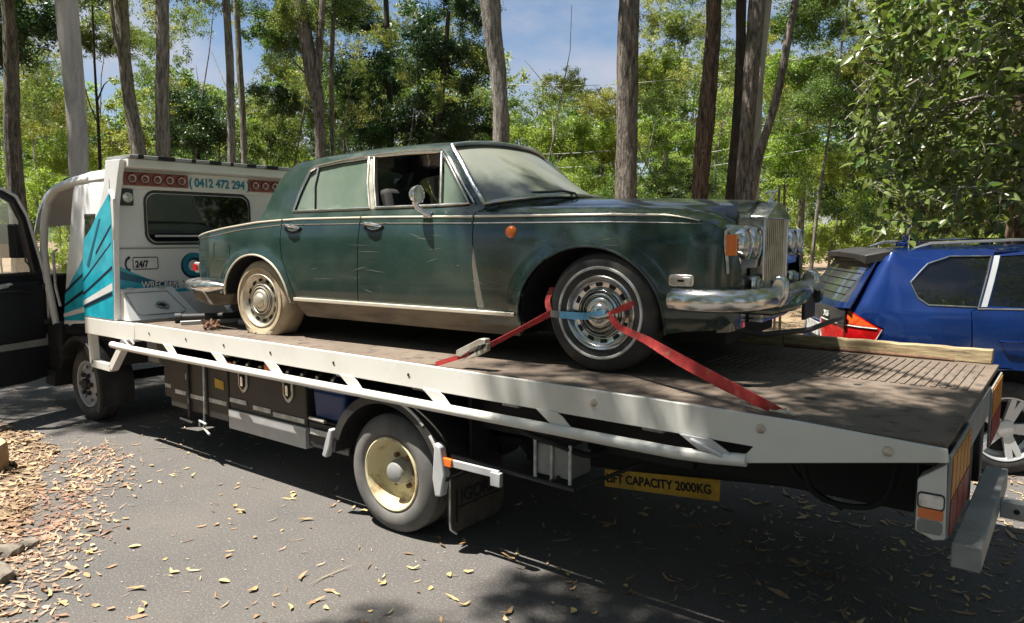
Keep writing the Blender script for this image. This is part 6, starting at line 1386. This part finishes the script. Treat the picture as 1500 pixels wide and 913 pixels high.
# the rest of the wood, standing round the viewer
rs = random.Random(55); V_ = []; nr = np.random.RandomState(12)
for i in range(420):
    a = rs.uniform(0, 2*PI); d = rs.uniform(13, 24); p = Vector((math.cos(a)*d-1, math.sin(a)*d+1, rs.uniform(.5, 18)))
    f_ = (p-Vector((0, 0, H0))); zf = f_.dot(_fh); xf = f_.dot(_r)
    if zf > -3 and abs(xf) < .80*max(zf, 0)+3.5 and p.z < 4.6+.36*max(zf, 0): continue
    r = rs.uniform(1.4, 2.4); n = 900; D = nr.normal(size=(n, 3)); D /= np.linalg.norm(D, axis=1)[:, None]; D *= (nr.rand(n)**.45*r)[:, None]; P = D*np.array([1, 1, .8])+np.array(p); P = P[P[:, 2] > 0]; V_.append(leaf_quads(P, .28, .14, nr, .2))
me = quads_mesh('surrounding_woodland', np.concatenate(V_)); me.materials.append(m_leafm); o = bpy.data.objects.new('surrounding_woodland', me); COL.objects.link(o); stuff(o)
# power lines
for k, (a, b_) in enumerate((((700, 226, 24), (1330, 128, 17)), ((700, 246, 24), (1360, 150, 17)), ((700, 258, 24), (1400, 172, 17)), ((700, 122, 26), (1330, 52, 18)))):
    A_, B_ = wp(*a), wp(*b_); n = 16; g = G(); g.tube([A_.lerp(B_, i/n)-Vector((0, 0, .5*math.sin(PI*i/n))) for i in range(n+1)], .009, 5)
    tag(g.obj('power_line', m_wire), ('lowest but two', 'second from the bottom', 'lowest', 'highest')[k]+' overhead cable crossing behind the trunks over the bonnet' if k else 'third from the bottom overhead cable crossing behind the trunks over the bonnet', 'cable', 'overhead cables')
# lone saplings and stakes near the bonnet ornament
for (px, lab) in ((1147, 'thin dark stake standing just behind the radiator ornament'), (1139, 'thin pale stake standing just left of the dark stake')):
    a = wp(px, 345, 12); a.z = 0; g = G(); g.tube([a, a+Vector((0, 0, 2.7))], .02, 6); tag(g.obj('garden_stake', m_bred if px == 1147 else m_bgrey), lab, 'stake')

# ------------------------------------------------------------------ litter, mulch, log
def litter(name, n, area, m, L, Wd, seed, lift=.004, curl=.3, dens=None):
    rs = random.Random(seed); g_v = []; g_f = []; c = 0
    while c < n:
        x = rs.uniform(area[0], area[1]); y = rs.uniform(area[2], area[3])
        if dens and rs.random() > dens(x, y): continue
        a = rs.uniform(0, 6.28); l = L*rs.choice((.35, .6, .8, 1, 1.3, 1.8))*rs.uniform(.8, 1.2); w = Wd*rs.choice((.5, .8, 1, 1.8))*rs.uniform(.7, 1.2); ca, sa = math.cos(a), math.sin(a); z0 = lift+rs.uniform(0, .006); b = len(g_v); cz = curl*l*rs.uniform(.1, 1); bend = rs.uniform(-.25, .25)*l
        for (u, v, z) in ((-.5, 0, cz*.6), (-.15, -.5, rs.uniform(0, .25)*w), (-.1, .5, rs.uniform(0, .4)*w), (.25, -.38, 0), (.3, .4, rs.uniform(0, .3)*w), (.55, 0, cz)):
            uu = u*l; vv = v*w+bend*u*u*2; g_v.append((x+uu*ca-vv*sa, y+uu*sa+vv*ca, z0+z))
        g_f += [(b, b+1, b+2), (b+1, b+3, b+4, b+2), (b+3, b+5, b+4)]; c += 1
    me = bpy.data.meshes.new(name); me.from_pydata(g_v, [], g_f); me.materials.append(m); o = bpy.data.objects.new(name, me); COL.objects.link(o); return stuff(o)
def onroad(x, y):
    d = .12
    if x < -6: d += .25
    if x > -1.6 and y > 3.5: d += .75
    if y > 6: d += .4
    if x < -5 and y < 3: d += .5*max(0, 1-abs((x+6.5)*.45+(y-2.4)*.9)/.8)
    return d
litter('leaf_litter', 8500, (-13, 3, 1.0, 9), m_litter, .045, .011, 1, dens=onroad)
litter('leaf_litter', 1100, (-7, -3.6, 1.2, 3.0), m_litter, .06, .016, 14, dens=lambda x, y: max(.02, 1-abs((x+5.2)*.62+(y-1.9)*.95)/.55)**1.5)
litter('twigs', 420, (-12, 3, .8, 9), mat('twig', (.26, .20, .14), .9, island=.4), .16, .005, 15, .005, .12, dens=onroad)
litter('leaf_litter', 1500, (-2.6, 3, 3.2, 10), m_litter, .075, .022, 2)
litter('leaf_litter', 5200, (-16, 4, 8, 20), m_litter, .10, .035, 3, -.016)
mb = lambda x, y: 1.0 if y < 2.9 and not inpoly(x, y, ROADP) else .0
litter('bark_chips', 6500, (-8.4, -3.4, .4, 2.8), m_mulch, .06, .026, 4, -.006, .3, dens=mb)
litter('bark_chips', 900, (-8.4, -3.4, .4, 2.8), m_litter, .10, .03, 44, .004, .3, dens=mb)
litter('grit', 900, (-7, -1.5, 1.0, 3.8), mat('grit', (.32, .30, .28), .9, island=.4), .007, .006, 9, .001, .2)
# the larger leaves one by one
rs = random.Random(31); shapes = []
for k in range(6):
    l = (.085, .06, .11, .07, .05, .095)[k]; w = (.022, .030, .016, .038, .028, .026)[k]; bend = (.0, .01, .02, -.01, 0, -.02)[k]; vs = []; fs = []
    n = 6
    for i in range(n+1):
        t = i/n; ww = w*math.sin(PI*(.02+.96*t))**.75; y0_ = bend*math.sin(PI*t); z = .012*abs(t-.5)*2*(k % 3)*.7+.002
        vs += [(l*(t-.5), y0_-ww/2, z+ww*.22*(k % 2)), (l*(t-.5), y0_, z), (l*(t-.5), y0_+ww/2, z+ww*.25)]
    for i in range(n): a = 3*i; fs += [(a, a+1, a+4, a+3), (a+1, a+2, a+5, a+4)]
    me = bpy.data.meshes.new('fallen_leaf'); me.from_pydata(vs, [], fs); me.materials.append(m_litter2); me.polygons.foreach_set('use_smooth', [True]*len(fs)); shapes.append(me)
cnt = 0
while cnt < 150:
    px = rs.uniform(60, 1480); py = rs.uniform(650, 910); d = _F+_r*((px-750)/1090)-_U*((py-456.5)/1090); t = -H0/d.z; p = Vector((0, 0, H0))+d*t
    if p.y > 3.5 and rs.random() < .55: continue
    if mb(p.x, p.y) > 0: continue
    o = bpy.data.objects.new('fallen_leaf', shapes[rs.randint(0, 5)]); COL.objects.link(o); o.location = (p.x, p.y, .003); o.rotation_euler = (rs.uniform(-.12, .12), rs.uniform(-.12, .12), rs.uniform(0, 6.28)); s = rs.uniform(.45, 1.15); o.scale = (s, s, s)
    tag(o, 'dry tan leaf lying on the asphalt around the tow truck', 'leaf', 'dry leaves scattered on the asphalt'); cnt += 1
# cut log at the left edge
LG = Thing('cut_log', 'thick tan round log end at the left edge on the bark mulch', 'log', tuple(wp(-52, 700, 5.85)[:2])+(0,), .4, (0, 0, 0))
m_logside = barkmat('log_bark', (.40, .28, .14), (.30, .20, .10), (.22, .15, .08), 3, .5)
g = G(); n = 30; prof = [(0, .30), (.1, .31), (.20, .305), (.225, .295)]
vs = []
for z, r in prof:
    for k in range(n): a = 2*PI*k/n; rr = r*(1+.03*math.sin(3*a+1)+.015*math.sin(11*a)); vs.append((rr*math.cos(a), rr*math.sin(a), z-.01))
g.add(vs, [(i*n+k, i*n+(k+1) % n, (i+1)*n+(k+1) % n, (i+1)*n+k) for i in range(3) for k in range(n)]); g.obj('bark', m_logside, LG, smooth=60)
g = G(); g.add([(.99*v[0], .99*v[1], .212) for v in vs[-n:]], [tuple(range(n))]); g.obj('sawn_face', mat('sawn_wood', (.55, .40, .22), .85, col2=(.42, .29, .15), scale=14, bump=.2), LG, smooth=0)
for k, (px, py, r, lab) in enumerate(((12, 812, .085, 'pale grey jagged rock in the mulch near the lower left corner'), (-6, 850, .11, 'larger speckled rock cut off by the left edge below the log'), (46, 800, .05, 'small brown stone between the rock and the asphalt'))):
    d = _F+_r*((px-750)/1090)-_U*((py-456.5)/1090); p = Vector((0, 0, H0))+d*(-H0/d.z)
    bm = bmesh.new(); bmesh.ops.create_icosphere(bm, subdivisions=2, radius=r); q = random.Random(k)
    for v in bm.verts: v.co *= q.uniform(.75, 1.15); v.co.z *= .55
    me = bpy.data.meshes.new('rock'); bm.to_mesh(me); bm.free(); me.materials.append(mat('rock', (.22, .19, .155), .9, col2=(.10, .085, .07), scale=9, bump=.6)); o = bpy.data.objects.new('rock', me); COL.objects.link(o); o.location = (p.x, p.y, .02); tag(o, lab, 'rock')
